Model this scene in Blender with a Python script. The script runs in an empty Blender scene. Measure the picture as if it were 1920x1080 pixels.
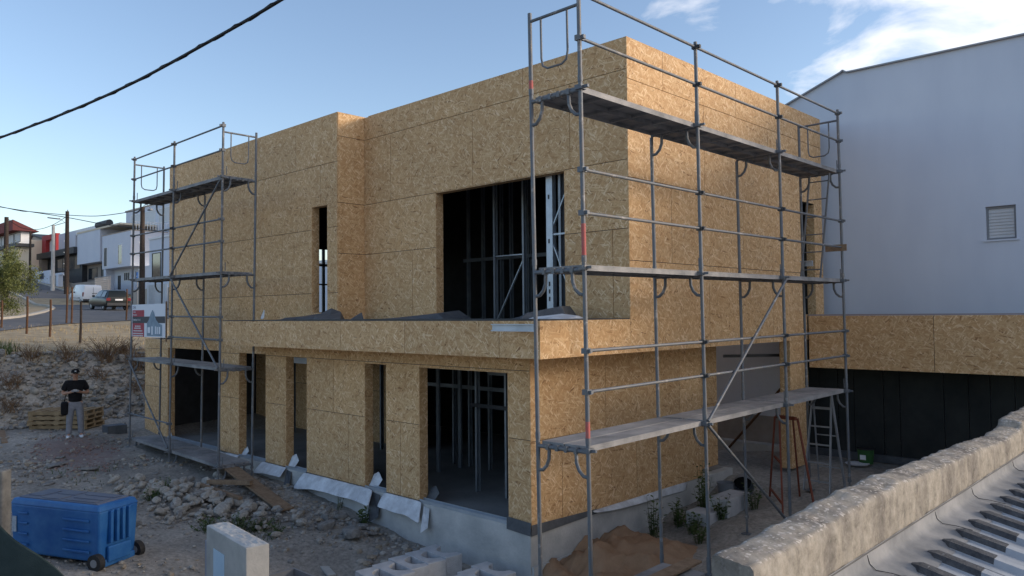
import bpy, bmesh, math, random
import numpy as np
from mathutils import Vector, Matrix, noise
random.seed(7)
PI = math.pi
SC = bpy.context.scene
COL = SC.collection
# ------------------------------------------------------------------ camera
cam = bpy.data.cameras.new('camera'); camo = bpy.data.objects.new('camera', cam); COL.objects.link(camo)
CP = Vector((6.9514, -7.786, 3.1376)); YAW, PITCH, ROLL = 0.76433, 0.03335, -0.00954
_f = Vector((-math.sin(YAW)*math.cos(PITCH), math.cos(YAW)*math.cos(PITCH), math.sin(PITCH)))
_r = Vector((math.cos(YAW), math.sin(YAW), 0)); _u = _r.cross(_f)
_r2 = _r*math.cos(ROLL)+_u*math.sin(ROLL); _u2 = -_r*math.sin(ROLL)+_u*math.cos(ROLL)
M = Matrix((_r2, _u2, -_f)).transposed().to_4x4(); M.translation = CP
camo.matrix_world = M
cam.sensor_width = 36; cam.lens = 1446.8/1920*36; cam.clip_end = 3000; cam.clip_start = .05
SC.camera = camo
# ------------------------------------------------------------------ light
SUN_AZ = math.radians(40)      # from +X towards +Y
SUN_EL = math.radians(15)
SKY_STR = 0.115
SUN_STR = 1.15
EXPO = 1.33
W = bpy.data.worlds.new('World'); SC.world = W; W.use_nodes = True
nt = W.node_tree; nt.nodes.clear()
def N(nt, t, **k):
    n = nt.nodes.new(t)
    for a, b in k.items(): setattr(n, a, b)
    return n
sky = N(nt, 'ShaderNodeTexSky', sky_type='NISHITA', sun_disc=False)
sky.sun_elevation = SUN_EL; sky.sun_rotation = PI/2-SUN_AZ
sky.altitude = 50; sky.air_density = 1.0; sky.dust_density = .7; sky.ozone_density = 2.6
tc = N(nt, 'ShaderNodeTexCoord')
sep = N(nt, 'ShaderNodeSeparateXYZ'); nt.links.new(tc.outputs['Generated'], sep.inputs[0])
def wm(op, a, b=None, c=None):
    n = N(nt, 'ShaderNodeMath', operation=op)
    for i, x in enumerate((a, b, c)):
        if x is None: continue
        if isinstance(x, (int, float)): n.inputs[i].default_value = x
        else: nt.links.new(x, n.inputs[i])
    return n.outputs[0]
zc = wm('ADD', wm('MAXIMUM', sep.outputs[2], 0.0), .16)
cmb = N(nt, 'ShaderNodeCombineXYZ')
nt.links.new(wm('DIVIDE', sep.outputs[0], zc), cmb.inputs[0]); nt.links.new(wm('DIVIDE', sep.outputs[1], zc), cmb.inputs[1])
no = N(nt, 'ShaderNodeTexNoise'); no.inputs['Scale'].default_value = 3.0; no.inputs['Detail'].default_value = 9; no.inputs['Roughness'].default_value = .56; no.inputs['Distortion'].default_value = .35
mp = N(nt, 'ShaderNodeMapping'); mp.inputs['Location'].default_value = (3.1, 1.7, 0)
nt.links.new(cmb.outputs[0], mp.inputs[0]); nt.links.new(mp.outputs[0], no.inputs['Vector'])
# cloud bank lies on the sun's side of the sky
sdx, sdy = math.cos(SUN_AZ), math.sin(SUN_AZ)
side = wm('ADD', wm('MULTIPLY', sep.outputs[0], sdx), wm('MULTIPLY', sep.outputs[1], sdy))
cover = wm('MULTIPLY', wm('SUBTRACT', side, .29), 1.0)
dens = wm('ADD', no.outputs['Fac'], wm('MAXIMUM', wm('MINIMUM', cover, .13), -.4))
cr = N(nt, 'ShaderNodeValToRGB'); cr.color_ramp.elements[0].position = .46; cr.color_ramp.elements[1].position = .74
nt.links.new(dens, cr.inputs[0])
mix = N(nt, 'ShaderNodeMixRGB'); mix.inputs[2].default_value = (4.9, 4.75, 4.75, 1)
nt.links.new(cr.outputs[0], mix.inputs[0]); skt = N(nt, 'ShaderNodeMixRGB', blend_type='MULTIPLY'); skt.inputs[0].default_value = 1; skt.inputs[2].default_value = (1.03, .90, .85, 1); nt.links.new(sky.outputs[0], skt.inputs[1]); nt.links.new(skt.outputs[0], mix.inputs[1])
bg = N(nt, 'ShaderNodeBackground'); bg.inputs[1].default_value = SKY_STR
nt.links.new(mix.outputs[0], bg.inputs[0])
wo = N(nt, 'ShaderNodeOutputWorld'); nt.links.new(bg.outputs[0], wo.inputs[0])
sl = bpy.data.lights.new('sun', 'SUN'); sl.energy = SUN_STR; sl.angle = math.radians(14); sl.color = (1, .84, .66)
so = bpy.data.objects.new('sun', sl); COL.objects.link(so)
sdir = Vector((math.cos(SUN_AZ)*math.cos(SUN_EL), math.sin(SUN_AZ)*math.cos(SUN_EL), math.sin(SUN_EL)))
so.rotation_euler = sdir.to_track_quat('Z', 'Y').to_euler()
so.location = (40, 40, 40)
vs = SC.view_settings; vs.view_transform = 'Standard'; vs.look = 'None'; vs.exposure = EXPO; vs.gamma = 1; vs.use_curve_mapping = False
SC.cycles.use_denoising = True; SC.cycles.max_bounces = 6; SC.cycles.diffuse_bounces = 4; SC.cycles.sample_clamp_indirect = 6
# ------------------------------------------------------------------ materials
def mat(name, base, rough=.8, metal=0.0, spec=.3, var=None, vscale=3.0, bump=0.0, bscale=30.0, coord='Object', detail=6, stops=None):
    m = bpy.data.materials.new(name); m.use_nodes = True; t = m.node_tree
    b = t.nodes['Principled BSDF']; b.inputs['Roughness'].default_value = rough; b.inputs['Metallic'].default_value = metal
    b.inputs['Specular IOR Level'].default_value = spec
    b.inputs['Base Color'].default_value = (*base, 1)
    c = N(t, 'ShaderNodeTexCoord')
    if var is not None:
        n = N(t, 'ShaderNodeTexNoise'); n.inputs['Scale'].default_value = vscale; n.inputs['Detail'].default_value = detail; n.inputs['Roughness'].default_value = .65
        t.links.new(c.outputs[coord], n.inputs['Vector'])
        r = N(t, 'ShaderNodeValToRGB'); r.color_ramp.elements[0].position = .32; r.color_ramp.elements[1].position = .68
        r.color_ramp.elements[0].color = (*base, 1); r.color_ramp.elements[1].color = (*var, 1)
        if stops:
            for p, cc in stops:
                e = r.color_ramp.elements.new(p); e.color = (*cc, 1)
        t.links.new(n.outputs['Fac'], r.inputs[0]); t.links.new(r.outputs[0], b.inputs['Base Color'])
    if bump:
        n2 = N(t, 'ShaderNodeTexNoise'); n2.inputs['Scale'].default_value = bscale; n2.inputs['Detail'].default_value = 5
        t.links.new(c.outputs[coord], n2.inputs['Vector'])
        bp = N(t, 'ShaderNodeBump'); bp.inputs['Strength'].default_value = bump; bp.inputs['Distance'].default_value = .02
        t.links.new(n2.outputs['Fac'], bp.inputs['Height']); t.links.new(bp.outputs[0], b.inputs['Normal'])
    return m
def osb_mat():
    m = bpy.data.materials.new('osb_board'); m.use_nodes = True; t = m.node_tree; b = t.nodes['Principled BSDF']
    b.inputs['Roughness'].default_value = .75; b.inputs['Specular IOR Level'].default_value = .2
    uv = N(t, 'ShaderNodeUVMap')
    L = t.links.new
    def layer(ang, ln, wd, off):
        mp = N(t, 'ShaderNodeMapping', vector_type='TEXTURE'); mp.inputs['Rotation'].default_value = (0, 0, ang); mp.inputs['Scale'].default_value = (ln, wd, 1); mp.inputs['Location'].default_value = (off, off*.7, 0)
        # wobble so that strands are not ruler straight
        nz = N(t, 'ShaderNodeTexNoise'); nz.inputs['Scale'].default_value = 7; L(uv.outputs[0], nz.inputs['Vector'])
        mx = N(t, 'ShaderNodeMixRGB', blend_type='ADD'); mx.inputs[0].default_value = .05
        L(uv.outputs[0], mx.inputs[1]); L(nz.outputs['Color'], mx.inputs[2]); L(mx.outputs[0], mp.inputs[0])
        v = N(t, 'ShaderNodeTexVoronoi', voronoi_dimensions='2D'); v.inputs['Scale'].default_value = 1; L(mp.outputs[0], v.inputs['Vector'])
        s = N(t, 'ShaderNodeSeparateColor'); L(v.outputs['Color'], s.inputs[0])
        return s
    def ramp(src, stops):
        r = N(t, 'ShaderNodeValToRGB'); e = r.color_ramp.elements
        e[0].position = stops[0][0]; e[0].color = (*stops[0][1], 1); e[1].position = stops[-1][0]; e[1].color = (*stops[-1][1], 1)
        for p, c in stops[1:-1]: x = e.new(p); x.color = (*c, 1)
        L(src, r.inputs[0]); return r.outputs[0]
    st = [(0, (.41, .25, .115)), (.15, (.485, .305, .148)), (.5, (.525, .34, .17)), (.8, (.555, .37, .19)), (1, (.63, .455, .26))]
    st2 = [(0, (.26, .145, .068)), (.05, (.42, .26, .12)), (.2, (.495, .315, .155)), (.65, (.54, .36, .185)), (.88, (.60, .43, .24)), (1, (.71, .56, .36))]
    st3 = [(0, (.52, .35, .185)), (.6, (.64, .47, .28)), (1, (.74, .60, .41))]
    a = layer(.10, .15, .032, 0); cur = ramp(a.outputs[0], st)
    for ang, ln, wd, off, th in ((-.45, .12, .026, 3.3, .52), (.6, .11, .024, 7.7, .58), (1.25, .10, .02, 11.3, .72), (-.12, .14, .020, 17.1, .72), (.95, .075, .016, 23.7, .86), (-.8, .08, .017, 29.9, .84)):
        s = layer(ang, ln, wd, off)
        gt = N(t, 'ShaderNodeMath', operation='GREATER_THAN'); gt.inputs[1].default_value = th; L(s.outputs[1], gt.inputs[0])
        mx = N(t, 'ShaderNodeMixRGB'); L(gt.outputs[0], mx.inputs[0]); L(cur, mx.inputs[1]); L(ramp(s.outputs[0], st2 if off < 20 else st3), mx.inputs[2]); cur = mx.outputs[0]
    n = N(t, 'ShaderNodeTexNoise'); n.inputs['Scale'].default_value = 1.1; n.inputs['Detail'].default_value = 4; L(uv.outputs[0], n.inputs['Vector'])
    oi = N(t, 'ShaderNodeObjectInfo')
    mr = N(t, 'ShaderNodeMapRange'); mr.inputs[3].default_value = .84; mr.inputs[4].default_value = 1.12; L(n.outputs['Fac'], mr.inputs[0])
    mr2 = N(t, 'ShaderNodeMapRange'); mr2.inputs[3].default_value = .93; mr2.inputs[4].default_value = 1.05; L(oi.outputs['Random'], mr2.inputs[0])
    ml = N(t, 'ShaderNodeMath', operation='MULTIPLY'); L(mr.outputs[0], ml.inputs[0]); L(mr2.outputs[0], ml.inputs[1])
    hs = N(t, 'ShaderNodeHueSaturation'); hs.inputs['Saturation'].default_value = .93; L(ml.outputs[0], hs.inputs['Value']); L(cur, hs.inputs['Color'])
    wt = N(t, 'ShaderNodeMixRGB', blend_type='MULTIPLY'); wt.inputs[0].default_value = 1; wt.inputs[2].default_value = (1.10, 1.0, .90, 1); L(hs.outputs[0], wt.inputs[1])
    L(wt.outputs[0], b.inputs['Base Color'])
    bp = N(t, 'ShaderNodeBump'); bp.inputs['Strength'].default_value = .25; bp.inputs['Distance'].default_value = .004
    bw = N(t, 'ShaderNodeRGBToBW'); L(cur, bw.inputs[0]); L(bw.outputs[0], bp.inputs['Height']); L(bp.outputs[0], b.inputs['Normal'])
    return m
OSB = osb_mat()
GALV = mat('galvanised_tube', (.115, .13, .16), .6, .3, .4, var=(.21, .23, .26), vscale=6, bump=.1, bscale=60, stops=[(.5, (.15, .165, .185)), (.60, (.17, .165, .165)), (.66, (.32, .32, .325))])
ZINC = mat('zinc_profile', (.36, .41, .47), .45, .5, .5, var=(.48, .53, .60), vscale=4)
ZINC_SHADE = mat('shaded_zinc_profile', (.20, .225, .26), .5, .4, .4, var=(.29, .32, .355), vscale=4)  # same zinc, darker: the indoor shade is put into the colour
DECK = mat('steel_deck', (.15, .155, .165), .7, .15, .3, var=(.34, .335, .34), vscale=2.2, bump=.2, bscale=50)
REDP = mat('red_paint_mark', (.50, .10, .09), .7, var=(.36, .14, .13), vscale=20)
MEMB = mat('dark_membrane', (.028, .030, .034), .55, 0, .4, var=(.05, .053, .06), vscale=4)
GMEM = mat('grey_membrane', (.055, .062, .075), .6, 0, .4, var=(.10, .11, .125), vscale=5, bump=.3, bscale=12)
WMEM = mat('white_membrane', (.60, .66, .76), .55, 0, .4, var=(.74, .78, .84), vscale=4, bump=.5, bscale=7, stops=[(.36, (.46, .48, .52))])
CONC = mat('concrete', (.36, .37, .375), .9, 0, .2, var=(.55, .55, .54), vscale=1.9, bump=.35, bscale=25, detail=9)
CONC2 = mat('pale_concrete', (.34, .335, .32), .9, 0, .2, var=(.46, .445, .42), vscale=3, bump=.3, bscale=35, detail=9)
BLOCKM = mat('grey_block', (.40, .41, .43), .95, 0, .2, var=(.53, .54, .56), vscale=5, bump=.5, bscale=60, detail=9)
SLABM = mat('floor_concrete', (.19, .19, .19), .85, 0, .2, var=(.28, .28, .275), vscale=1.2, detail=8)
PLASTER = mat('skylit_white_plaster', (.60, .645, .745), .85, 0, .2, var=(.66, .70, .79), vscale=.35, bump=.05, bscale=40)  # blue skylight on shaded walls is put into the white base colour
CREAM = mat('cream_plaster', (.62, .55, .44), .85, 0, .2, var=(.68, .61, .50), vscale=.5)
BEIGE = mat('beige_plaster', (.42, .36, .31), .85, 0, .2, var=(.47, .41, .36), vscale=.5)
TAUPE = mat('taupe_plaster', (.30, .26, .24), .85, 0, .2, var=(.35, .31, .28), vscale=.5)
CHARC = mat('charcoal_cladding', (.035, .038, .046), .6, 0, .3, var=(.05, .054, .062), vscale=2)
REDM = mat('red_render', (.28, .03, .035), .7, 0, .2, var=(.34, .045, .05), vscale=2)
TILE = mat('red_roof_tile', (.15, .04, .035), .9, 0, .1, var=(.22, .07, .055), vscale=6, bump=.4, bscale=18)
GLASS = mat('window_glass', (.03, .04, .05), .08, 0, .8)
SHUT = mat('grey_shutter', (.55, .57, .60), .6, 0, .3, var=(.62, .63, .66), vscale=3)
WFRAME = mat('white_frame', (.72, .74, .78), .5, 0, .4)
DFRAME = mat('dark_frame', (.03, .033, .04), .5, 0, .4)
GARD = mat('garage_shaded_dark_board', (.026, .030, .032), .85, 0, .12, var=(.046, .050, .050), vscale=1.3, detail=8)  # dark boards, with the shade under the carport roof put into the colour
ASPH = mat('asphalt', (.10, .105, .115), .9, 0, .2, var=(.15, .15, .155), vscale=.8, bump=.2, bscale=80)
KERBM = mat('kerb_stone', (.36, .34, .30), .9, 0, .2, var=(.45, .42, .37), vscale=3)
BLUE = mat('blue_plastic', (.004, .08, .29), .5, 0, .35, var=(.035, .15, .37), vscale=3.0, bump=.06, bscale=20, detail=10)
BLID = mat('dusty_lid', (.075, .10, .16), .7, 0, .3, var=(.14, .155, .19), vscale=3.5, detail=9)
RUBB = mat('black_rubber', (.018, .018, .02), .7, 0, .3, var=(.03, .03, .032), vscale=20)
WOOD = mat('old_wood', (.19, .125, .08), .85, 0, .2, var=(.30, .215, .145), vscale=9, bump=.3, bscale=40)
PALM = mat('pallet_wood', (.20, .145, .085), .85, 0, .2, var=(.33, .25, .155), vscale=7, bump=.2, bscale=40)
PWOOD = mat('pole_wood', (.035, .028, .026), .9, 0, .15, var=(.07, .055, .047), vscale=9)
RUST = mat('rusty_steel', (.075, .04, .025), .85, .1, .2, var=(.14, .075, .042), vscale=14)
REDST = mat('red_oxide_steel', (.14, .04, .025), .8, .05, .2, var=(.20, .065, .04), vscale=14)
ALU = mat('aluminium', (.28, .30, .33), .5, .5, .4, var=(.36, .38, .41), vscale=8)
SAND = mat('orange_sand', (.25, .16, .10), .98, 0, .1, var=(.34, .225, .145), vscale=2.5, bump=.5, bscale=45, detail=9)
STONE = [mat('limestone', (.25, .238, .22), .95, 0, .15, var=(.43, .405, .365), vscale=6, bump=.5, bscale=20, detail=8),
         mat('grey_stone', (.15, .147, .145), .95, 0, .15, var=(.29, .28, .265), vscale=6, bump=.5, bscale=20, detail=8),
         mat('ochre_stone', (.22, .185, .145), .95, 0, .15, var=(.36, .305, .24), vscale=6, bump=.5, bscale=20, detail=8)]
LEAF = mat('weed_leaf', (.045, .075, .025), .7, 0, .2, var=(.085, .115, .035), vscale=9)
OLIVE = mat('olive_leaf', (.075, .10, .028), .65, 0, .25, var=(.185, .195, .065), vscale=3.0)
DRYG = mat('dry_grass', (.34, .26, .14), .9, 0, .1, var=(.46, .36, .21), vscale=2)
DRYB = mat('dry_brush', (.15, .095, .06), .9, 0, .1, var=(.24, .16, .10), vscale=5)
BARK = mat('bark', (.10, .08, .06), .9, 0, .1, var=(.17, .14, .11), vscale=12)
TARP = mat('dark_green_net', (.018, .032, .034), .75, 0, .2, var=(.032, .05, .052), vscale=4, bump=.3, bscale=80)
BLK = mat('black_cable', (.010, .010, .012), .6, 0, .3)
SHEET = mat('painted_sheet_metal', (.24, .27, .31), .6, .15, .35, var=(.46, .49, .53), vscale=1.9, bump=.12, bscale=25, detail=10)
SHEETL = mat('flashing_metal', (.13, .14, .155), .75, .1, .3, var=(.27, .275, .285), vscale=2.2, bump=.5, bscale=9, detail=10)
VANW = mat('white_car_paint', (.72, .74, .78), .3, 0, .5)
CARD = mat('dark_green_car_paint', (.006, .010, .010), .3, 0, .4)
TAILR = mat('red_tail_light', (.16, .01, .015), .3, 0, .5)
PLATEM = mat('number_plate', (.75, .76, .78), .5)
SKIN = mat('skin', (.36, .20, .14), .6, 0, .3, var=(.42, .25, .18), vscale=20)
SHIRT = mat('black_cotton', (.008, .008, .010), .9, 0, .15, var=(.016, .016, .019), vscale=14, bump=.25, bscale=18)
TROUS = mat('grey_trousers', (.17, .18, .21), .85, 0, .2, var=(.25, .26, .30), vscale=12, bump=.3, bscale=16)
SHOE = mat('white_shoe', (.62, .66, .74), .6)
HAIR = mat('dark_hair', (.012, .010, .009), .7)
GREY = mat('mid_grey_plastic', (.22, .23, .25), .5)
PBLUE = mat('pale_blue_door', (.42, .58, .72), .5, 0, .4, var=(.50, .64, .76), vscale=4)
SIGNW = mat('sign_white', (.66, .70, .78), .6); SIGNR = mat('sign_red', (.34, .035, .06), .6); SIGND = mat('sign_dark', (.045, .05, .065), .6)
SIGNB = mat('sign_blue_grey', (.13, .20, .28), .6, var=(.24, .33, .42), vscale=6)
SIGNP = mat('sign_navy', (.08, .08, .20), .6)
BLUES = mat('blue_sign', (.02, .13, .42), .5)
GREENP = mat('green_plastic', (.03, .10, .03), .5)
def tint(m, f):
    pass
def roughwall_mat():
    m = mat('weathered_render', (.35, .30, .22), .95, 0, .15); t = m.node_tree; b = t.nodes['Principled BSDF']; L = t.links.new
    c = N(t, 'ShaderNodeTexCoord')
    n = N(t, 'ShaderNodeTexNoise'); n.inputs['Scale'].default_value = 9; n.inputs['Detail'].default_value = 10; n.inputs['Roughness'].default_value = .75; L(c.outputs['Object'], n.inputs[0])
    r = N(t, 'ShaderNodeValToRGB'); e = r.color_ramp.elements; e[0].position = .30; e[0].color = (.14, .13, .115, 1); e[1].position = .72; e[1].color = (.41, .38, .335, 1)
    x = e.new(.48); x.color = (.285, .26, .222, 1); L(n.outputs[0], r.inputs[0])
    # dark streaks running down the face
    mp = N(t, 'ShaderNodeMapping'); mp.inputs['Scale'].default_value = (1, 2.6, .7); L(c.outputs['Object'], mp.inputs[0])
    n2 = N(t, 'ShaderNodeTexNoise'); n2.inputs['Scale'].default_value = 1.5; n2.inputs['Detail'].default_value = 6; L(mp.outputs[0], n2.inputs[0])
    r2 = N(t, 'ShaderNodeValToRGB'); e = r2.color_ramp.elements; e[0].position = .36; e[0].color = (.50, .50, .53, 1); e[1].position = .56; e[1].color = (1, 1, 1, 1); L(n2.outputs[0], r2.inputs[0])
    mx = N(t, 'ShaderNodeMixRGB', blend_type='MULTIPLY'); mx.inputs[0].default_value = .8; L(r.outputs[0], mx.inputs[1]); L(r2.outputs[0], mx.inputs[2])
    v = N(t, 'ShaderNodeTexVoronoi'); v.inputs['Scale'].default_value = 55; L(c.outputs['Object'], v.inputs['Vector'])
    s = N(t, 'ShaderNodeSeparateColor'); L(v.outputs['Color'], s.inputs[0])
    g = N(t, 'ShaderNodeMath', operation='GREATER_THAN'); g.inputs[1].default_value = .84; L(s.outputs[0], g.inputs[0])
    ge = N(t, 'ShaderNodeNewGeometry'); sp = N(t, 'ShaderNodeSeparateXYZ'); L(ge.outputs['Normal'], sp.inputs[0])
    up = N(t, 'ShaderNodeMapRange'); up.inputs[1].default_value = .5; up.inputs[2].default_value = .8; up.inputs[3].default_value = .12; up.inputs[4].default_value = .75; L(sp.outputs[2], up.inputs[0])
    k = N(t, 'ShaderNodeMath', operation='MULTIPLY'); L(g.outputs[0], k.inputs[0]); L(up.outputs[0], k.inputs[1])
    vr = N(t, 'ShaderNodeValToRGB'); e = vr.color_ramp.elements; e[0].color = (.30, .27, .25, 1); e[1].color = (.62, .58, .53, 1); L(s.outputs[1], vr.inputs[0])
    m2 = N(t, 'ShaderNodeMixRGB'); L(k.outputs[0], m2.inputs[0]); L(mx.outputs[0], m2.inputs[1]); L(vr.outputs[0], m2.inputs[2])
    L(m2.outputs[0], b.inputs['Base Color'])
    bp = N(t, 'ShaderNodeBump'); bp.inputs['Strength'].default_value = .7; bp.inputs['Distance'].default_value = .012; L(n.outputs[0], bp.inputs['Height']); L(bp.outputs[0], b.inputs['Normal'])
    return m
RWALL = roughwall_mat()
def ground_mat():
    m = mat('site_earth', (.25, .24, .22), .97, 0, .12); t = m.node_tree; b = t.nodes['Principled BSDF']; L = t.links.new
    c = N(t, 'ShaderNodeTexCoord')
    def noi(sc, det=8, ro=.65):
        n = N(t, 'ShaderNodeTexNoise'); n.inputs['Scale'].default_value = sc; n.inputs['Detail'].default_value = det; n.inputs['Roughness'].default_value = ro; L(c.outputs['Object'], n.inputs[0]); return n.outputs[0]
    def ramp(s, p0, c0, p1, c1, mid=None):
        r = N(t, 'ShaderNodeValToRGB'); e = r.color_ramp.elements; e[0].position = p0; e[0].color = (*c0, 1); e[1].position = p1; e[1].color = (*c1, 1)
        if mid: x = e.new(mid[0]); x.color = (*mid[1], 1)
        L(s, r.inputs[0]); return r.outputs[0]
    big = noi(.55); fine = noi(14, 10, .7)
    a = ramp(big, .33, (.215, .198, .178), .68, (.41, .378, .335)); f = ramp(fine, .3, (.55, .55, .55), .72, (1.3, 1.3, 1.3))
    mx = N(t, 'ShaderNodeMixRGB', blend_type='MULTIPLY'); mx.inputs[0].default_value = 1; L(a, mx.inputs[1]); L(f, mx.inputs[2])
    # straw-coloured field beyond the bank
    straw = ramp(noi(1.6), .3, (.24, .19, .125), .7, (.45, .37, .25))
    sx = N(t, 'ShaderNodeSeparateXYZ'); L(c.outputs['Object'], sx.inputs[0])
    ad = N(t, 'ShaderNodeMath', operation='ADD'); L(sx.outputs[0], ad.inputs[0])
    w = N(t, 'ShaderNodeMath', operation='MULTIPLY'); L(big, w.inputs[0]); w.inputs[1].default_value = 4; L(w.outputs[0], ad.inputs[1])
    k = N(t, 'ShaderNodeMapRange'); k.inputs[1].default_value = -17.9; k.inputs[2].default_value = -19.0; L(ad.outputs[0], k.inputs[0])
    m2 = N(t, 'ShaderNodeMixRGB'); L(k.outputs[0], m2.inputs[0]); L(mx.outputs[0], m2.inputs[1]); L(straw, m2.inputs[2])
    # crushed red brick spilt near the pallets
    vd = N(t, 'ShaderNodeVectorMath', operation='SUBTRACT'); vd.inputs[1].default_value = (-13.6, -1.55, 0); L(c.outputs['Object'], vd.inputs[0])
    sc = N(t, 'ShaderNodeVectorMath', operation='MULTIPLY'); sc.inputs[1].default_value = (.48, 1.05, 0); L(vd.outputs[0], sc.inputs[0])
    ln = N(t, 'ShaderNodeVectorMath', operation='LENGTH'); L(sc.outputs[0], ln.inputs[0])
    a2 = N(t, 'ShaderNodeMath', operation='MULTIPLY_ADD'); L(noi(5), a2.inputs[0]); a2.inputs[1].default_value = 1.7; L(ln.outputs['Value'], a2.inputs[2])
    kk = N(t, 'ShaderNodeMapRange'); kk.inputs[1].default_value = 1.9; kk.inputs[2].default_value = 1.35; kk.inputs[4].default_value = .75; L(a2.outputs[0], kk.inputs[0])
    m3 = N(t, 'ShaderNodeMixRGB'); L(kk.outputs[0], m3.inputs[0]); L(m2.outputs[0], m3.inputs[1]); m3.inputs[2].default_value = (.22, .165, .155, 1)
    L(m3.outputs[0], b.inputs['Base Color'])
    bp = N(t, 'ShaderNodeBump'); bp.inputs['Strength'].default_value = .6; bp.inputs['Distance'].default_value = .03; L(fine, bp.inputs['Height']); L(bp.outputs[0], b.inputs['Normal'])
    return m
EARTH = ground_mat()
# ------------------------------------------------------------------ mesh helpers
X3, Y3, Z3 = Vector((1, 0, 0)), Vector((0, 1, 0)), Vector((0, 0, 1))
class MB:
    def __init__(s): s.v = []; s.f = []; s.uv = []; s.sm = []; s.mi = []; s.m = 0
    def add(s, vs, fs, smooth=False, uvs=None):
        o = len(s.v); s.v += [tuple(v) for v in vs]
        for i, f in enumerate(fs):
            s.f.append([o+k for k in f]); s.sm.append(smooth); s.mi.append(s.m)
            s.uv.append(uvs[i] if uvs else [(vs[k][0]+vs[k][1], vs[k][2]+vs[k][1]*.3) for k in f])
        return s
    def obox(s, c, ax, ay, az):
        c = Vector(c); vs = [c+ax*i+ay*j+az*k for k in (-1, 1) for j in (-1, 1) for i in (-1, 1)]
        F = [(0, 2, 3, 1), (4, 5, 7, 6), (0, 1, 5, 4), (2, 6, 7, 3), (0, 4, 6, 2), (1, 3, 7, 5)]
        if ax.cross(ay).dot(az) < 0: F = [f[::-1] for f in F]
        d = [(ax, ay), (ax, ay), (ax, az), (ax, az), (ay, az), (ay, az)]
        uvs = [[(vs[k].dot(p.normalized()), vs[k].dot(q.normalized())) for k in f] for f, (p, q) in zip(F, d)]
        return s.add(vs, F, False, uvs)
    def box(s, x0, x1, y0, y1, z0, z1):
        return s.obox(((x0+x1)/2, (y0+y1)/2, (z0+z1)/2), X3*abs(x1-x0)/2, Y3*abs(y1-y0)/2, Z3*abs(z1-z0)/2)
    def bar(s, p, q, w, h, up=Z3):
        p, q = Vector(p), Vector(q); d = (q-p); l = d.length; d.normalize()
        if abs(d.dot(up)) > .98: up = Y3
        a = d.cross(up).normalized(); b = a.cross(d)
        return s.obox((p+q)/2, d*l/2, a*w/2, b*h/2)
    def tube(s, pts, r, n=8, caps=True):
        pts = [Vector(p) for p in pts]; rs = r if isinstance(r, (list, tuple)) else [r]*len(pts)
        vs = []; fs = []; up = None
        for i, p in enumerate(pts):
            d = (pts[min(i+1, len(pts)-1)]-pts[max(i-1, 0)]).normalized()
            if up is None:
                up = Z3 if abs(d.z) < .9 else X3
            a = d.cross(up).normalized(); b = a.cross(d).normalized(); up = b
            for k in range(n):
                t = 2*PI*k/n; vs.append(p+(a*math.cos(t)+b*math.sin(t))*rs[i])
        for i in range(len(pts)-1):
            for k in range(n):
                fs.append((i*n+k, i*n+(k+1) % n, (i+1)*n+(k+1) % n, (i+1)*n+k))
        s.add(vs, fs, True)
        if caps:
            s.add([vs[k] for k in range(n)], [tuple(range(n))[::-1]]); e = (len(pts)-1)*n
            s.add([vs[e+k] for k in range(n)], [tuple(range(n))])
        return s
    def quad(s, a, b, c, d): return s.add([Vector(a), Vector(b), Vector(c), Vector(d)], [(0, 1, 2, 3)])
    def prism(s, poly, y0, y1, tf=None):     # polygon in x,z extruded along y
        n = len(poly); vs = [Vector((x, y0, z)) for x, z in poly]+[Vector((x, y1, z)) for x, z in poly]
        fs = [tuple(range(n)), tuple(range(2*n-1, n-1, -1))]+[(i, n+i, n+(i+1) % n, (i+1) % n) for i in range(n)]
        if tf: vs = [tf@v for v in vs]
        return s.add(vs, fs)
    def build(s, name, m, parent=None, fix=False):
        me = bpy.data.meshes.new(name); me.from_pydata(s.v, [], s.f)
        for x in (m if isinstance(m, (list, tuple)) else [m]): me.materials.append(x)
        uvl = me.uv_layers.new(name='UVMap'); flat = []
        for u in s.uv:
            for p in u: flat += [p[0], p[1]]
        uvl.data.foreach_set('uv', flat)
        me.polygons.foreach_set('use_smooth', s.sm); me.polygons.foreach_set('material_index', s.mi)
        if fix:
            b = bmesh.new(); b.from_mesh(me); bmesh.ops.recalc_face_normals(b, faces=b.faces[:]); b.to_mesh(me); b.free()
        me.update()
        o = bpy.data.objects.new(name, me); COL.objects.link(o)
        if parent is not None: o.parent = parent
        return o
def thing(name, label, cat, loc=(0, 0, 0), rz=0, group=None):
    o = bpy.data.objects.new(name, None); COL.objects.link(o); o.empty_display_size = .3
    o.location = loc; o.rotation_euler = (0, 0, rz); tag(o, label, cat, group); return o
def tag(o, label=None, cat=None, group=None, kind=None):
    if label: o['label'] = label
    if cat: o['category'] = cat
    if group: o['group'] = group
    if kind: o['kind'] = kind
    return o
def link_copy(o, parent, loc=None, rot=None, scale=None):
    c = o.copy(); COL.objects.link(c); c.parent = parent
    if loc is not None: c.location = loc
    if rot is not None: c.rotation_euler = rot
    if scale is not None: c.scale = scale
    return c
def bevel(o, w=.01, seg=2):
    b = o.modifiers.new('bevel', 'BEVEL'); b.width = w; b.segments = seg; b.limit_method = 'ANGLE'; return o
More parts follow.
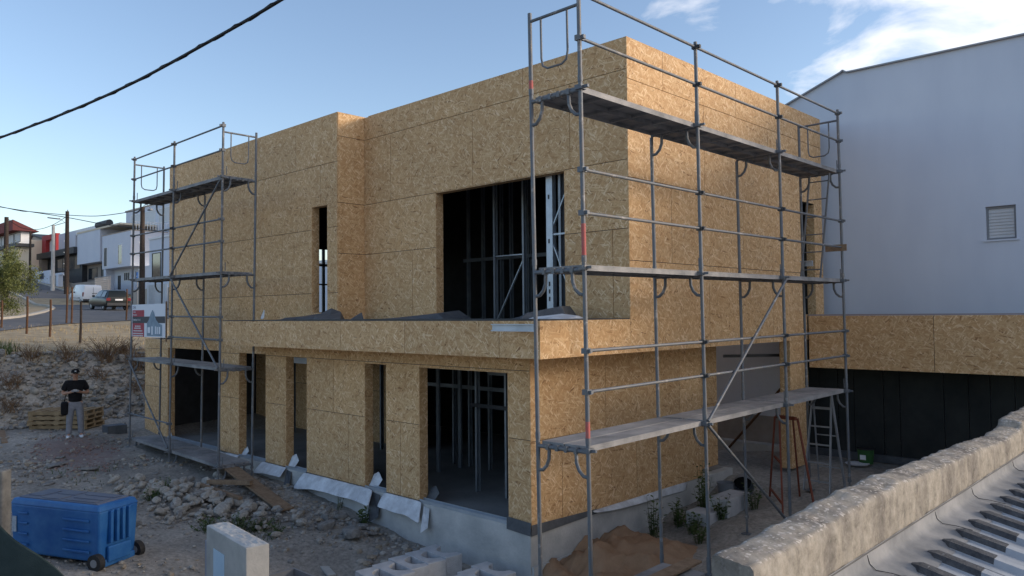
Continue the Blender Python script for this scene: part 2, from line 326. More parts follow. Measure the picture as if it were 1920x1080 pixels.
def plates(name, m, parent, O, U, V, Nn, u0, u1, v0, v1, ujs=(), vjs=(), holes=(), n0=0.0, n1=.018, gap=.005, stag=True):
    """rectangular wall u0..u1 x v0..v1 split into boards at the joints, minus holes; one object per board piece"""
    O = Vector(O); vb = sorted({v0, v1, *[v for v in vjs if v0 < v < v1]}); out = []
    for r in range(len(vb)-1):
        uj = ujs[r % len(ujs)] if ujs and isinstance(ujs[0], (list, tuple)) else ujs
        ub = sorted({u0, u1, *[u for u in uj if u0 < u < u1]})
        for c in range(len(ub)-1):
            a0 = ub[c]+(gap if c else 0); a1 = ub[c+1]-(gap if c < len(ub)-2 else 0)
            b0 = vb[r]+(gap if r else 0); b1 = vb[r+1]-(gap if r < len(vb)-2 else 0)
            us = sorted({a0, a1, *[h for H in holes for h in H[:2] if a0 < h < a1]})
            ws = sorted({b0, b1, *[h for H in holes for h in H[2:] if b0 < h < b1]})
            ok = {}
            for i in range(len(us)-1):
                for j in range(len(ws)-1):
                    x, y = (us[i]+us[i+1])/2, (ws[j]+ws[j+1])/2
                    if not any(H[0] < x < H[1] and H[2] < y < H[3] for H in holes): ok[i, j] = 0
            comp = 0
            for k in list(ok):
                if ok[k]: continue
                comp += 1; st = [k]; ok[k] = comp; cells = []
                while st:
                    i, j = st.pop(); cells.append((i, j))
                    for q in ((i+1, j), (i-1, j), (i, j+1), (i, j-1)):
                        if q in ok and not ok[q]: ok[q] = comp; st.append(q)
                mb = MB(); du, dv = random.uniform(0, 40), random.uniform(0, 40)
                P = lambda u, v, n: O+U*u+V*v+Nn*n
                cs = set(cells)
                flip = U.cross(V).dot(Nn) < 0
                def q(pts, uvs):
                    mb.add(pts[::-1] if flip else pts, [(0, 1, 2, 3)], False, [uvs[::-1] if flip else uvs])
                for i, j in cells:
                    x0, x1, y0, y1 = us[i], us[i+1], ws[j], ws[j+1]
                    uv = [(x0+du, y0+dv), (x1+du, y0+dv), (x1+du, y1+dv), (x0+du, y1+dv)]
                    q([P(x0, y0, n1), P(x1, y0, n1), P(x1, y1, n1), P(x0, y1, n1)], uv)
                    q([P(x0, y1, n0), P(x1, y1, n0), P(x1, y0, n0), P(x0, y0, n0)], uv[::-1])
                    for di, dj, e in ((1, 0, ((x1, y0), (x1, y1))), (-1, 0, ((x0, y1), (x0, y0))), (0, 1, ((x1, y1), (x0, y1))), (0, -1, ((x0, y0), (x1, y0)))):
                        if (i+di, j+dj) in cs: continue
                        (pa, pb), (qa, qb) = e
                        q([P(pa, pb, n0), P(qa, qb, n0), P(qa, qb, n1), P(pa, pb, n1)], [(pa+du, pb+dv), (qa+du, qb+dv), (qa+du+.02, qb+dv+.02), (pa+du+.02, pb+dv+.02)])
                out.append(mb.build(name, m, parent))
    return out
# ------------------------------------------------------------------ terrain
CTL = np.array([(-8.5, -.5, -.28), (-11.3, -.43, -.18), (-13.8, -.4, -.1), (-15, -1.2, .07), (-7.85, .76, -.38), (-5.87, .76, -.5), (-4.6, .76, -.65), (-3.5, .76, -.78), (-2.4, .76, -.88), (-.89, .6, -.95),
    (-.9, 3.2, -.78), (-.9, 5.3, -.5), (-1, 7, -.22), (0, 9, -.12), (1.5, 7.5, -.12), (3, 8, -.1), (1.5, 3, -.6), (1.2, 5, -.35), (3, 5, -.3), (0, -1, -.98), (-3, -1.2, -.95), (-3, -4, -1), (-6, -3, -.55), (-6, -4.6, -.5), (3, -3, -1.0), (1.7, -1, -1.0), (1.7, 1, -.9),
    (-9, -4, -.42), (-13, -3.5, -.15), (-17, -1.5, .1), (-17.5, 1.5, .15), (-17, 4, .2), (-17, -5, .15), (-16, 8, .2), (-9, -8, -.4), (0, -8, -1), (4, 0, -.9), (4, -5, -1), (-5.5, -1, -.62), (-6.5, -.2, -.5), (-10, -1.8, -.3), (-12, -1.9, -.2),
    (12, -12, -1), (12, 12, -.3), (-16, -14, .1), (0, 20, 0)])
PX = [-400, -130, -93, -73, -53, -35, -30, -24, -20.4, -17.9]; PZ = [30, 10.4, 6.7, 4.4, 3.65, 2.95, 2.6, 2.25, 2.0, .14]
def Zg(x, y, det=True):
    x = np.atleast_1d(np.asarray(x, float)); y = np.atleast_1d(np.asarray(y, float))
    d2 = (x[:, None]-CTL[None, :, 0])**2+(y[:, None]-CTL[None, :, 1])**2+.12
    w = d2**-1.6; z = (w*CTL[None, :, 2]).sum(1)/w.sum(1)
    zp = np.interp(x, PX, PZ); k = np.clip((-16.9-x)/1.0, 0, 1)
    return z*(1-k)+zp*k
def zg(x, y): return float(Zg(x, y)[0])
xs = np.unique(np.concatenate([np.linspace(-400, -60, 35), np.linspace(-60, -22, 60), np.arange(-22, 6, .13), np.linspace(6, 60, 20), np.linspace(60, 400, 10)]))
ys = np.unique(np.concatenate([np.linspace(-400, -30, 12), np.linspace(-30, -7, 16), np.arange(-7, 5, .13), np.linspace(5, 30, 60), np.linspace(30, 400, 30)]))
gx, gy = np.meshgrid(xs, ys); gz = np.concatenate([Zg(gx[i], gy[i]) for i in range(len(ys))])
gv = []
for x, y, z in zip(gx.ravel(), gy.ravel(), gz):
    if -24 < x < 7 and -8 < y < 12:
        z += noise.fractal(Vector((x*.9, y*.9, 0)), 1, 2, 4)*.05+noise.noise(Vector((x*5, y*5, 3)))*.018
    gv.append((x, y, z))
nx, ny = len(xs), len(ys)
gf = [(j*nx+i, j*nx+i+1, (j+1)*nx+i+1, (j+1)*nx+i) for j in range(ny-1) for i in range(nx-1)]
me = bpy.data.meshes.new('ground'); me.from_pydata(gv, [], gf); me.materials.append(EARTH); me.polygons.foreach_set('use_smooth', [True]*len(gf))
ground = bpy.data.objects.new('ground', me); COL.objects.link(ground); tag(ground, kind='structure')
# road: asphalt sheet draped on the slope
def sheet(name, poly, m, dz, step=1.2):
    """fills a polygon (x,y) with a draped grid of triangles"""
    bm = bmesh.new(); vs = []
    n = len(poly)
    for i in range(n):
        a, b = Vector(poly[i]), Vector(poly[(i+1) % n]); k = max(1, int((b-a).length/step))
        for j in range(k): p = a.lerp(b, j/k); vs.append(bm.verts.new((p.x, p.y, 0)))
    bm.faces.new(vs); bmesh.ops.triangulate(bm, faces=bm.faces[:])
    for _ in range(3):
        es = [e for e in bm.edges if e.calc_length() > step*2]
        if not es: break
        bmesh.ops.subdivide_edges(bm, edges=es, cuts=1); bmesh.ops.triangulate(bm, faces=bm.faces[:])
    for v in bm.verts: v.co.z = zg(v.co.x, v.co.y)+dz
    bmesh.ops.recalc_face_normals(bm, faces=bm.faces[:])
    for f in bm.faces:
        if f.normal.z < 0: f.normal_flip()
    me = bpy.data.meshes.new(name); bm.to_mesh(me); bm.free(); me.materials.append(m)
    o = bpy.data.objects.new(name, me); COL.objects.link(o); return o
road = sheet('road', [(-30, -8), (-30.1, .5), (-31.9, 2.2), (-33.5, 4.1), (-34.2, 5.7), (-35, 7.3), (-37.1, 10.3), (-41, 24), (-52, 23), (-74, 20.6), (-88, 19.4), (-105, 20.4), (-125, 21), (-125, 15.2), (-97, 14.6), (-79, 13.4), (-71, 12.3), (-64, 11.6), (-56.6, 9.8), (-48.2, 6.9), (-43.7, 5.1), (-40, 3.5), (-38, 2.3), (-38, -8)], ASPH, .03)
tag(road, kind='structure')
kp = [(-38.0, -8), (-38.0, 2.3), (-40, 3.5), (-43.7, 5.1), (-48.2, 6.9), (-56.6, 9.8), (-64, 11.6), (-71, 12.3), (-79, 13.4), (-97, 14.6)]
mb = MB()
for a, b in zip(kp, kp[1:]):
    mb.bar((*a, zg(*a)+.06), (*b, zg(*b)+.06), .28, .16)
tag(mb.build('kerb', KERBM), kind='structure')
mb = MB(); kp2 = [(-52, 23.2), (-74, 20.8), (-88, 19.6), (-105, 20.6)]
for a, b in zip(kp2, kp2[1:]): mb.bar((*a, zg(*a)+.06), (*b, zg(*b)+.06), .28, .16)
tag(mb.build('kerb', KERBM), kind='structure')
#PART2
# ------------------------------------------------------------------ house under construction
H = thing('house', 'unfinished two storey house clad in bare brown wood strand boards', 'house')
L0, SX = -15.51, -9.2       # far end of the house, end of the balcony slab
YB, YL, YF = 2.10, 1.414, .762   # recessed upper front, projecting upper left block, ground floor front
RX = -.887                  # ground floor side wall
ZS, ZB, ZT = 3.05, 2.55, 7.44
YE = 9.55
nX, nY = -X3, -Y3
def wall(O, U, Nn, u0, u1, v0, v1, ujs, vjs, holes=(), m=OSB, core=True, name='osb_panel'):
    r = plates(name, m, H, O, U, Z3, Nn, u0, u1, v0, v1, ujs, vjs, holes)
    if core: plates('wall_core', MEMB, H, O, U, Z3, Nn, u0+.04, u1-.04, v0, v1-.001, (), (), holes, -.15, -.003)
    return r
def jamb(p, U, Nn, z0, z1, dep=.165):
    """lining board of an opening: starts at p on the wall face and runs inwards along U"""
    plates('reveal_board', OSB, H, p, U, Z3, Nn, -.016, dep, z0, z1, (), (), (), .0005, .014)
def lintel(O, U, W, u0, u1, z):
    plates('reveal_board', OSB, H, O+Z3*z, U, W, -Z3, u0+.015, u1-.015, -.016, .165, (), (), (), .0005, .014)
# upper front, right of the projecting block
wall(Vector((0, YB, 0)), X3, nY, -6.95, 0, ZS, ZT, [(-5.3, -2.75, -.3), (-3.9, -1.3), (-6.0, -3.5, -1.15), (-4.6, -2.2)], (4.45, 5.53, 6.95), [(-4.57, -1.27, ZS-1, 5.53)])
jamb(Vector((-4.57, YB, 0)), Y3, X3, ZS, 5.515); jamb(Vector((-1.27, YB, 0)), Y3, nX, ZS, 5.515); lintel(Vector((0, YB, 0)), X3, Y3, -4.57, -1.27, 5.53)
# projecting block
wall(Vector((0, YL, 0)), X3, nY, L0, -6.95, ZB-.06, ZT, [(-13.2, -10.6, -8.6), (-14.2, -11.7, -9.2), (-12.6, -10.1, -7.6), (-13.6, -11.1, -8.6)], (3.62, 5.02, 6.41), [(-7.95, -7.32, 3.2, 5.53)])
jamb(Vector((-7.95, YL, 0)), Y3, X3, 3.2, 5.515); jamb(Vector((-7.32, YL, 0)), Y3, nX, 3.2, 5.515); lintel(Vector((0, YL, 0)), X3, Y3, -7.95, -7.32, 5.53)
plates('osb_panel', OSB, H, Vector((-6.95, 0, 0)), Y3, Z3, X3, YL+.0, YB-.02, ZS, ZT, (), (4.45, 5.53, 6.95))
plates('wall_core', MEMB, H, Vector((-6.95, 0, 0)), Y3, Z3, X3, YL+.15, YB+.15, ZS, ZT, (), (), (), -.15, -.003)
# side facing the white neighbour
wall(Vector((0, 0, 0)), Y3, X3, YB-.018, YE, ZB-.03, ZT, [(4.5, 7.0), (3.3, 5.8), (4.4, 6.9), (3.1, 5.6)], (3.95, 5.25, 6.8), [(8.47, 9.13, 3.06, 5.5)])
jamb(Vector((0, 9.13, 0)), nX, nY, 3.06, 5.485); jamb(Vector((0, 8.47, 0)), nX, Y3, 3.06, 5.485)
# far end and rear walls
plates('osb_panel', OSB, H, Vector((L0, 0, 0)), Y3, Z3, nX, YL, 7.2, ZB, ZT, (3.9, 6.4), (3.62, 5.02, 6.41), [(5.3, 7.0, 3.25, 5.35)])
plates('wall_core', MEMB, H, Vector((L0, 0, 0)), Y3, Z3, nX, YL+.15, 7.1, ZB, ZT, (), (), [(5.3, 7.0, 3.25, 5.35)], -.15, -.003)
WX = -1.9  # unseen rear cut back to a wing, shaped to let daylight into the passage
wall(Vector((0, YE, 0)), X3, Y3, WX, 0, ZB, ZT, (), (3.8, 5.05, 6.3))
wall(Vector((0, 7.2, 0)), X3, Y3, L0, WX-.02, ZB, ZT, (-13, -10.5, -8, -5.5, -3), (3.8, 5.05, 6.3))
wall(Vector((WX, 0, 0)), Y3, nX, 7.22, YE, ZB, ZT, (), (3.8, 5.05, 6.3))
# ground floor front
GO = [(-13.97, -10.91, -1, 2.33), (-10.0, -8.75, -1, 2.31), (-7.91, -7.07, -1, 2.29), (-5.07, -4.40, -1, 2.25), (-3.48, -1.33, -1, 2.24)]
wall(Vector((0, YF, 0)), X3, nY, L0, RX, -.05, ZB-.01, [(-13.2, -10.4, -7.95, -5.6, -4.0, -2.2), (-12.4, -9.4, -6.1, -2.9)], (1.24, 2.275), GO)
for a, b, _, t in GO:
    jamb(Vector((a, YF, 0)), Y3, X3, -.05, t-.015); jamb(Vector((b, YF, 0)), Y3, nX, -.05, t-.015); lintel(Vector((0, YF, 0)), X3, Y3, a, b, t)
# ground floor side wall, its lower edge hanging a little unevenly, then a set-back stretch
wall(Vector((RX, 0, 0)), Y3, X3, YF-.017, 5.66, -.07, ZB-.01, [(1.46, 3.47), (2.6, 4.9)], (1.22,))
plates('osb_panel', OSB, H, Vector((RX, 5.66, 0)), nX, Z3, Y3, -.016, .42, -.07, ZB-.06, (), ())
wall(Vector((-1.28, 0, 0)), Y3, X3, 5.68, 7.0, -.07, ZB-.06, (), (1.22,))
wall(Vector((0, 7.0, 0)), X3, Y3, L0, -1.28, -.07, ZB-.06, (-13, -10.5, -8, -5.5, -3), (1.22,))
plates('osb_panel', OSB, H, Vector((L0, 0, 0)), Y3, Z3, nX, YF, 7.0, -.05, ZB-.01, (3.2, 5.7), (1.22,))
plates('wall_core', MEMB, H, Vector((L0, 0, 0)), Y3, Z3, nX, YF+.15, 6.85, -.05, ZB-.01, (), (), (), -.15, -.003)
# pillar that carries the upper floor beside the passage
plates('pillar_board', OSB, H, Vector((0, 0, 0)), Y3, Z3, X3, 7.78, 8.66, -.12, ZB-.016, (), (), (), -.02, -.002)
plates('pillar_board', OSB, H, Vector((0, 7.80, 0)), X3, Z3, nY, -.22, -.021, -.12, ZB-.016, (), ())
plates('pillar_board', OSB, H, Vector((-.22, 0, 0)), Y3, Z3, nX, 7.80, 8.66, -.12, ZB-.016, (), ())
MB().box(-.2, -.022, 7.82, 8.64, -.12, ZB-.02).build('pillar_core', MEMB, H)
# balcony slab: fascia boards, membrane top, soffit
plates('fascia_board', OSB, H, Vector((0, 0, 0)), X3, Z3, nY, SX, -.002, ZB-.03, ZS-.012, (-6.6, -4.71, -2.9, -.76), ())
plates('fascia_board', OSB, H, Vector((0, 0, 0)), Y3, Z3, X3, -.018, YB-.024, ZB-.03, ZS-.012, (), ())
plates('fascia_board', OSB, H, Vector((SX, 0, 0)), Y3, Z3, nX, -.018, YL-.02, ZB-.03, ZS-.012, (), ())
MB().box(SX+.002, -.003, .002, YL-.025, ZB+.02, ZS-.02).box(-6.93, -.003, YL-.02, YB-.005, ZB+.02, ZS-.021).build('balcony_slab', MEMB, H)
MB().box(SX-.02, .02, -.02, YL-.02, ZS-.011, ZS+.004).box(-6.93, .0, YL-.019, YB-.02, ZS-.011, ZS+.005).build('balcony_membrane', MEMB, H)
plates('soffit_board', OSB, H, Vector((0, 0, ZB)), X3, Y3, -Z3, SX, -.002, .002, YF-.022, (-6.7, -4.2, -1.7), (), (), -.015, -.001)
plates('soffit_board', OSB, H, Vector((0, 0, ZB-.0)), X3, Y3, -Z3, RX+.02, -.005, YF, YE-.02, (), (3.2, 5.7, 8.2), (), -.012, 0)
plates('soffit_board', OSB, H, Vector((0, 0, ZB-.0)), X3, Y3, -Z3, WX+.01, RX+.016, 7.2, YE-.02, (), (), (), -.012, 0)
# floors and roof
MB().box(L0+.16, RX-.16, YF+.16, 6.84, -.25, -.075).build('floor_slab', SLABM, H)
MB().box(L0+.16, -.16, YL+.16, 7.04, ZB+.06, ZB+.26).box(WX+.16, -.16, 7.041, YE-.16, ZB+.06, ZB+.26).build('upper_floor', MEMB, H)
MB().box(L0+.16, -.16, YL+.70+.02, 7.04, 6.75, 6.95).box(WX+.16, -.16, 7.041, YE-.16, 6.75, 6.95).box(L0+.16, -7.12, YL+.16, YL+.70, 6.75, 6.95).build('roof_deck', MEMB, H)
# parapet caps
def cap(x0, x1, y0, y1): MB().box(x0, x1, y0, y1, ZT+.001, ZT+.018).build('parapet_cap', OSB, H)
cap(-6.79, .018, YB-.018, YB+.15); cap(L0-.018, -6.932, YL-.018, YL+.15); cap(-.15, .018, YB+.152, YE+.018); cap(-7.1, -6.932, YL+.152, YB+.15)
# concrete plinth with its formwork joints
def plinth(x0, x1, y0, y1): return MB().box(x0, x1, y0, y1, -1.5, -.078)
bevel(plinth(L0-.02, RX+.012, YF-.035, 6.9).build('plinth', CONC, H), .012)
MB().box(RX+.018, RX+.06, YF-.02, 5.6, -1.5, -.62).build('footing_step', CONC, H)
for a, b, _, t in GO:   # sill tracks of the openings
    m = MB(); m.box(a+.02, b-.02, YF-.03, YF+.10, -.076, -.060).box(a+.02, b-.02, YF-.03, YF-.026, -.060, -.02).box(a+.02, b-.02, YF+.06, YF+.064, -.060, -.01)
    m.build('sill_track', ZINC, H)
strip_later = [((-1.36, YF-.043, .05), (-1.36, YF-.05, -.14), (RX+.03, YF-.043, .03), (RX+.03, YF-.06, -.16)), ((RX+.034, YF-.04, .0), (RX+.05, YF-.05, -.16), (RX+.034, 2.3, -.05), (RX+.045, 2.3, -.12))]
for a_, b_, c_, d_ in strip_later: MB().add([a_, b_, d_, c_], [(0, 1, 2, 3), (3, 2, 1, 0)]).build('collar_membrane', GMEM, H)
# light steel framing seen inside
def stud(x, y, z0, z1, w=.09, d=.045, along='x', name='steel_stud', holes=()):
    m = MB()
    if along == 'x':
        m.box(x, x+.003, y, y+w, z0, z1).box(x+.003, x+d, y, y+.003, z0, z1).box(x+.003, x+d, y+w-.003, y+w, z0, z1)
    else:
        m.box(x, x+w, y, y+.003, z0, z1).box(x, x+.003, y+.003, y+d, z0, z1).box(x+w-.003, x+w, y+.003, y+d, z0, z1)
    return m.build(name, ZINC_SHADE, H)
random.seed(3)
UF, UT = ZB+.27, 6.74
for i, x in enumerate((-6.4, -5.9, -5.3, -5.0, -4.45, -3.9, -3.75, -3.1, -2.5, -1.9, -1.3, -.7)): stud(x, 4.6, UF, UT, along='x')
MB().box(-6.5, -.3, 4.585, 4.60, 4.36, 4.44).build('framing_noggin', ZINC_SHADE, H)
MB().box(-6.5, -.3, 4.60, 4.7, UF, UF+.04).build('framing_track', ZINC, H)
for x in (-4.1, -3.3): stud(x, 3.2, UF, UT)
MB().bar((-4.1, 3.25, UF+.1), (-3.3, 3.25, 4.2), .04, .02).bar((-4.1, 3.25, 4.3), (-3.3, 3.25, 4.3), .05, .02).build('strap_brace', ZINC, H)
o = MB().box(-1.86, -1.72, YB+.18, YB+.185, UF, UT).box(-1.86, -1.856, YB+.185, YB+.28, UF, UT).box(-1.724, -1.72, YB+.185, YB+.28, UF, UT).build('steel_column', ZINC, H)
m = MB()
for z in (3.35, 3.48, 3.61, 4.35, 5.12): m.box(-1.815, -1.785, YB+.174, YB+.1795, z, z+.075)
m.build('punched_slot', MEMB, o)
stud(-1.60, YB+.2, UF, UT, .1, .05); stud(-1.2, YB+.2, UF, UT, .1, .05)
MB().bar((-1.78, YB+.22, 4.55), (-1.15, YB+.22, 5.75), .045, .02).bar((-1.72, YB+.22, 4.5), (-1.0, YB+.22, 4.5), .05, .03).bar((-1.78, YB+.22, 4.45), (-1.15, YB+.22, 3.0), .045, .02).build('strap_brace', ZINC, H)
for y in (3.0, 4.2): MB().box(-6.6, -.3, y, y+.06, 6.2, 6.6).build('roof_joist', ZINC_SHADE, H)
# slit window: studs against the opening in the far end wall
MB().box(L0+.0, L0+.08, 6.44, 6.52, UF, 5.4).build('steel_stud', DFRAME, H)
MB().box(L0+.0, L0+.06, 5.3, 7.0, 4.78, 4.86).box(L0, L0+.06, 5.3, 7.0, 4.15, 4.20).build('framing_noggin', DFRAME, H)
for x in (-12.8, -12.2, -10.6, -9.4, -8.9, -8.2, -7.2, -6.6, -5.6, -5.1, -4.5, -4.0, -3.4, -2.95, -2.35, -1.75, -1.2): stud(x, 3.4, -.075, 2.5)
for x in (-3.3, -2.95, -2.55, -2.2, -1.95, -1.6): stud(x, 1.9 if x not in (-2.95, -2.2, -1.6) else 2.35, -.075, 2.5)
for y in (1.4, 2.0, 2.6, 3.2): stud(-5.2, y, -.075, 2.5, along='y')
MB().box(-3.4, -1.1, 2.335, 2.35, 2.0, 2.06).build('framing_noggin', ZINC_SHADE, H)
for x in (-5.0, -4.75, -4.55): stud(x, 1.3, -.075, 2.5)
MB().box(-6.8, -1.1, 3.385, 3.4, 1.55, 1.63).build('framing_noggin', ZINC_SHADE, H)
MB().box(-3.4, -1.1, 1.89, 1.90, 1.45, 1.52).build('framing_noggin', DFRAME, H)
MB().bar((-2.4, 3.37, .3), (-1.6, 3.37, 2.3), .04, .02).bar((-2.4, 3.37, 2.3), (-1.8, 3.37, 1.2), .04, .02).build('strap_brace', ZINC, H)
plates('partition_board', OSB, H, Vector((0, 4.0, 0)), X3, Z3, nY, L0+.2, -7.5, -.07, 2.5, (-13, -10.5), (1.22,))
MB().box(-10.4, -8.6, 2.2, 2.26, 1.98, 2.12).build('framing_noggin', WFRAME, H)
MB().box(-8.3, -6.9, 1.5, 1.55, 1.30, 1.34).box(-8.3, -6.9, 1.5, 1.55, .55, .60).box(-8.3, -6.9, 1.5, 1.55, 1.93, 2.0).build('framing_noggin', ZINC_SHADE, H)
# membrane flaps under the boards and in the openings
def strip(name, m, rows, parent=H):
    """rows: list of point lists (same length) making a bent sheet"""
    n = len(rows[0]); vs = [Vector(p) for r in rows for p in r]
    fs = [(i*n+j, i*n+j+1, (i+1)*n+j+1, (i+1)*n+j) for i in range(len(rows)-1) for j in range(n-1)]
    o = MB().add(vs, fs, True).build(name, m, parent)
    s = o.modifiers.new('solid', 'SOLIDIFY'); s.thickness = .004; s.offset = 0
    d = o.modifiers.new('sub', 'SUBSURF'); d.levels = d.render_levels = 1
    return o
def flap(x0, x1, drop, out, y=YF-.045, z=-.045, tail0=0, tail1=0, n=9):
    rows = []
    for k, (o_, d_) in enumerate(((0, 0), (.45, .35), (.85, .8), (1.0, 1.0))):
        r = []
        for i in range(n):
            t = i/(n-1); x = x0+(x1-x0)*t; w = noise.noise(Vector((x*1.7, 4.2, k*.3)))*.03
            e = tail0*max(0, 1-t*4)+tail1*max(0, t*4-3)
            r.append((x-(.12*k/3 if t == 0 and tail0 else 0)+(.12*k/3 if t == 1 and tail1 else 0), y-(out+w)*o_, z-(drop+w)*d_-e*d_))
        rows.append(r)
    return strip('membrane_flap', WMEM, rows)
flap(-8.85, -7.80, .20, .18, tail0=.05); flap(-7.16, -4.74, .23, .20, tail0=.10, tail1=.06); flap(-4.44, -3.36, .24, .17, tail1=.12)
flap(-10.5, -9.9, .10, .10); flap(-14.6, -13.9, .12, .12, tail1=.06)
def flapx(y0, y1, n=10):
    rows = []
    for k, (o_, d_) in enumerate(((0, 0), (.5, .3), (1, 1))):
        rows.append([(RX+.03+.10*o_*math.sin(PI*min(1, .25+i/(n-1))), y0+(y1-y0)*i/(n-1), -.06-d_*(.02+.16*(i/(n-1))**.7)) for i in range(n)])
    return strip('membrane_flap', WMEM, rows)
flapx(2.15, 5.1)
def sheetlet(name, m, pts, faces):
    o = MB().add(pts, faces, False).build(name, m, H); q = o.modifiers.new('solid', 'SOLIDIFY'); q.thickness = .004; return o
def hang(p, m=GMEM, w=.28, h=.5):
    x, y, z = p
    sheetlet('membrane_flap', m, [(x-w*.5, y, z), (x+w*.5, y-.01, z-.02), (x+w*.62, y-.07, z-h*.8), (x+.02, y-.16, z-h), (x-w*.6, y-.05, z-h*.72)], [(0, 1, 2), (0, 2, 3), (0, 3, 4)])
hang((-4.70, YF-.04, -.10)); hang((-3.24, YF-.05, -.12), WMEM, .16, .40); hang((-7.72, YF-.04, -.10), GMEM, .2, .36); hang((-7.15, YF-.04, -.2), GMEM, .16, .34)
def curl(x, y, z, s, m=WMEM):
    sheetlet('membrane_flap', m, [(x-.02, y, z), (x+s*.75, y+.01, z), (x+s*.95, y+.07, z+s*.45), (x+s*.45, y+.10, z+s*.85), (x+.06, y+.05, z+s*.7)], [(0, 1, 2), (0, 2, 3), (0, 3, 4)])
curl(-7.85, YF+.02, -.03, .30); curl(-5.0, YF+.05, -.03, .30); curl(-3.42, YF+.1, -.03, .26, GMEM); curl(-9.95, YF+.03, -.05, .22); curl(-14.05, YF-.02, -.1, .2)
# crumpled membrane lying on the balcony
def tent(pts, name='loose_membrane', m=GMEM):
    c = Vector((sum(p[0] for p in pts)/len(pts), sum(p[1] for p in pts)/len(pts), ZS+.03))
    base = []
    for p in pts: base.append(Vector((p[0]+(c.x-p[0])*-.35, p[1]+(c.y-p[1])*-.35, ZS+.008)))
    n = len(pts); vs = [Vector(p) for p in pts]+base+[c+Z3*(sum(p[2] for p in pts)/n-ZS)*.7]
    fs = [(i, n+i, n+(i+1) % n, (i+1) % n) for i in range(n)]+[(i, (i+1) % n, 2*n) for i in range(n)]
    return MB().add(vs, fs, False).build(name, m, H, True)
tent([(-8.0, .7, ZS+.02), (-7.5, .5, ZS+.05), (-7.0, .9, ZS+.07), (-7.2, 1.2, ZS+.14), (-7.8, 1.2, ZS+.06)])
tent([(-7.0, .9, ZS+.08), (-6.4, .7, ZS+.04), (-5.8, .7, ZS+.02), (-6.6, 1.25, ZS+.16), (-6.95, 1.25, ZS+.24)])
tent([(-4.86, .3, ZS+.02), (-4.72, .25, ZS+.03), (-4.66, .4, ZS+.14), (-4.8, .45, ZS+.12)])
tent([(-4.7, 1.0, ZS+.02), (-4.1, .9, ZS+.05), (-3.6, 1.3, ZS+.10), (-3.7, 1.9, ZS+.16), (-4.3, 1.8, ZS+.08)])
tent([(-1.5, 1.2, ZS+.04), (-1.15, 1.0, ZS+.10), (-.8, 1.4, ZS+.20), (-.95, 1.8, ZS+.20), (-1.4, 1.8, ZS+.06)])
tent([(-.8, .8, ZS+.04), (-.4, .7, ZS+.03), (-.15, .8, ZS+.015), (-.3, 1.2, ZS+.05), (-.7, 1.3, ZS+.08)], m=WMEM)
strip('loose_membrane', WMEM, [[(-8.7, .55, ZS+.01), (-8.55, .6, ZS+.01)], [(-8.66, .6, ZS+.12), (-8.58, .62, ZS+.12)], [(-8.61, .62, ZS+.24), (-8.60, .63, ZS+.24)]])
MB().box(-6.4, -.2, .05, .09, ZS+.005, ZS+.018).build('loose_membrane', MEMB, H)
# leaning sheets inside the big ground floor opening
o = MB().obox((-2.75, 2.6, .38), X3*.42, Vector((0, .16, .98)).normalized()*.45, Vector((0, .98, -.16)).normalized()*.009).build('timber_sheet', WOOD)
tag(o, 'brown board leaning on the studs inside the big ground floor opening', 'board')
o = MB().obox((-1.75, 2.7, .40), X3*.45, Vector((0, .16, .98)).normalized()*.46, Vector((0, .98, -.16)).normalized()*.009).build('timber_sheet', REDST)
tag(o, 'dull red board leaning inside the big ground floor opening, beside the brown one', 'board')
# ------------------------------------------------------------------ carport between the house and the white neighbour
CPT = thing('carport', 'board clad carport beam over a dark open garage bay', 'carport', (0, 0, 0))
plates('beam_board', OSB, CPT, Vector((0, 8.62, 0)), X3, Z3, nY, .06, 9.0, 1.93, 3.03, (2.5, 5.0, 7.5), ())
MB().box(.06, 9.0, 8.625, 8.78, 1.94, 3.02).build('beam_core', MEMB, CPT)
MB().box(.06, 9.0, 8.60, 8.80, 3.033, 3.062).build('beam_capping', mat('mauve_flashing', (.30, .27, .30), .6), CPT)
MB().box(.06, 9.0, 8.80, 9.84, 2.7, 2.85).build('carport_roof', MEMB, CPT)
x = -.62; k = 0
while x < 8.6:
    w = (.38, .42, .35, .62, .33, .85, .45)[k % 7]
    MB().box(x, x+w-.012, 9.84-(k % 2)*.006, 9.87, -.14, 2.69).build('dark_panel', GARD, CPT); x += w; k += 1
m = MB()
for px_ in (.12, .35, .92, 1.18):
    for z in (.5, .62, .74, .15): m.tube([(px_, 9.838, z), (px_, 9.82, z)], .02, 6)
m.build('fixing_dot', RUBB, CPT)
MB().box(-.62, 8.6, 9.76, 9.83, -.14, .02).build('base_sheet', GMEM, CPT)
MB().box(8.6, 8.75, 8.8, 9.8, -.2, 2.7).build('end_wall', GARD, CPT)
# steel rail and leaning pipe in the passage
o = MB().bar((-1.15, 7.1, 2.2), (-.24, 8.2, 2.2), .05, .06).build('steel_rail', DFRAME, H)
o = MB().tube([(-2.2, 9.2, -.12), (-.3, 9.3, 2.05)], .03, 8).build('prop_pipe', RUST); tag(o, 'dark steel pipe leaning in the passage behind the scaffold', 'pipe')
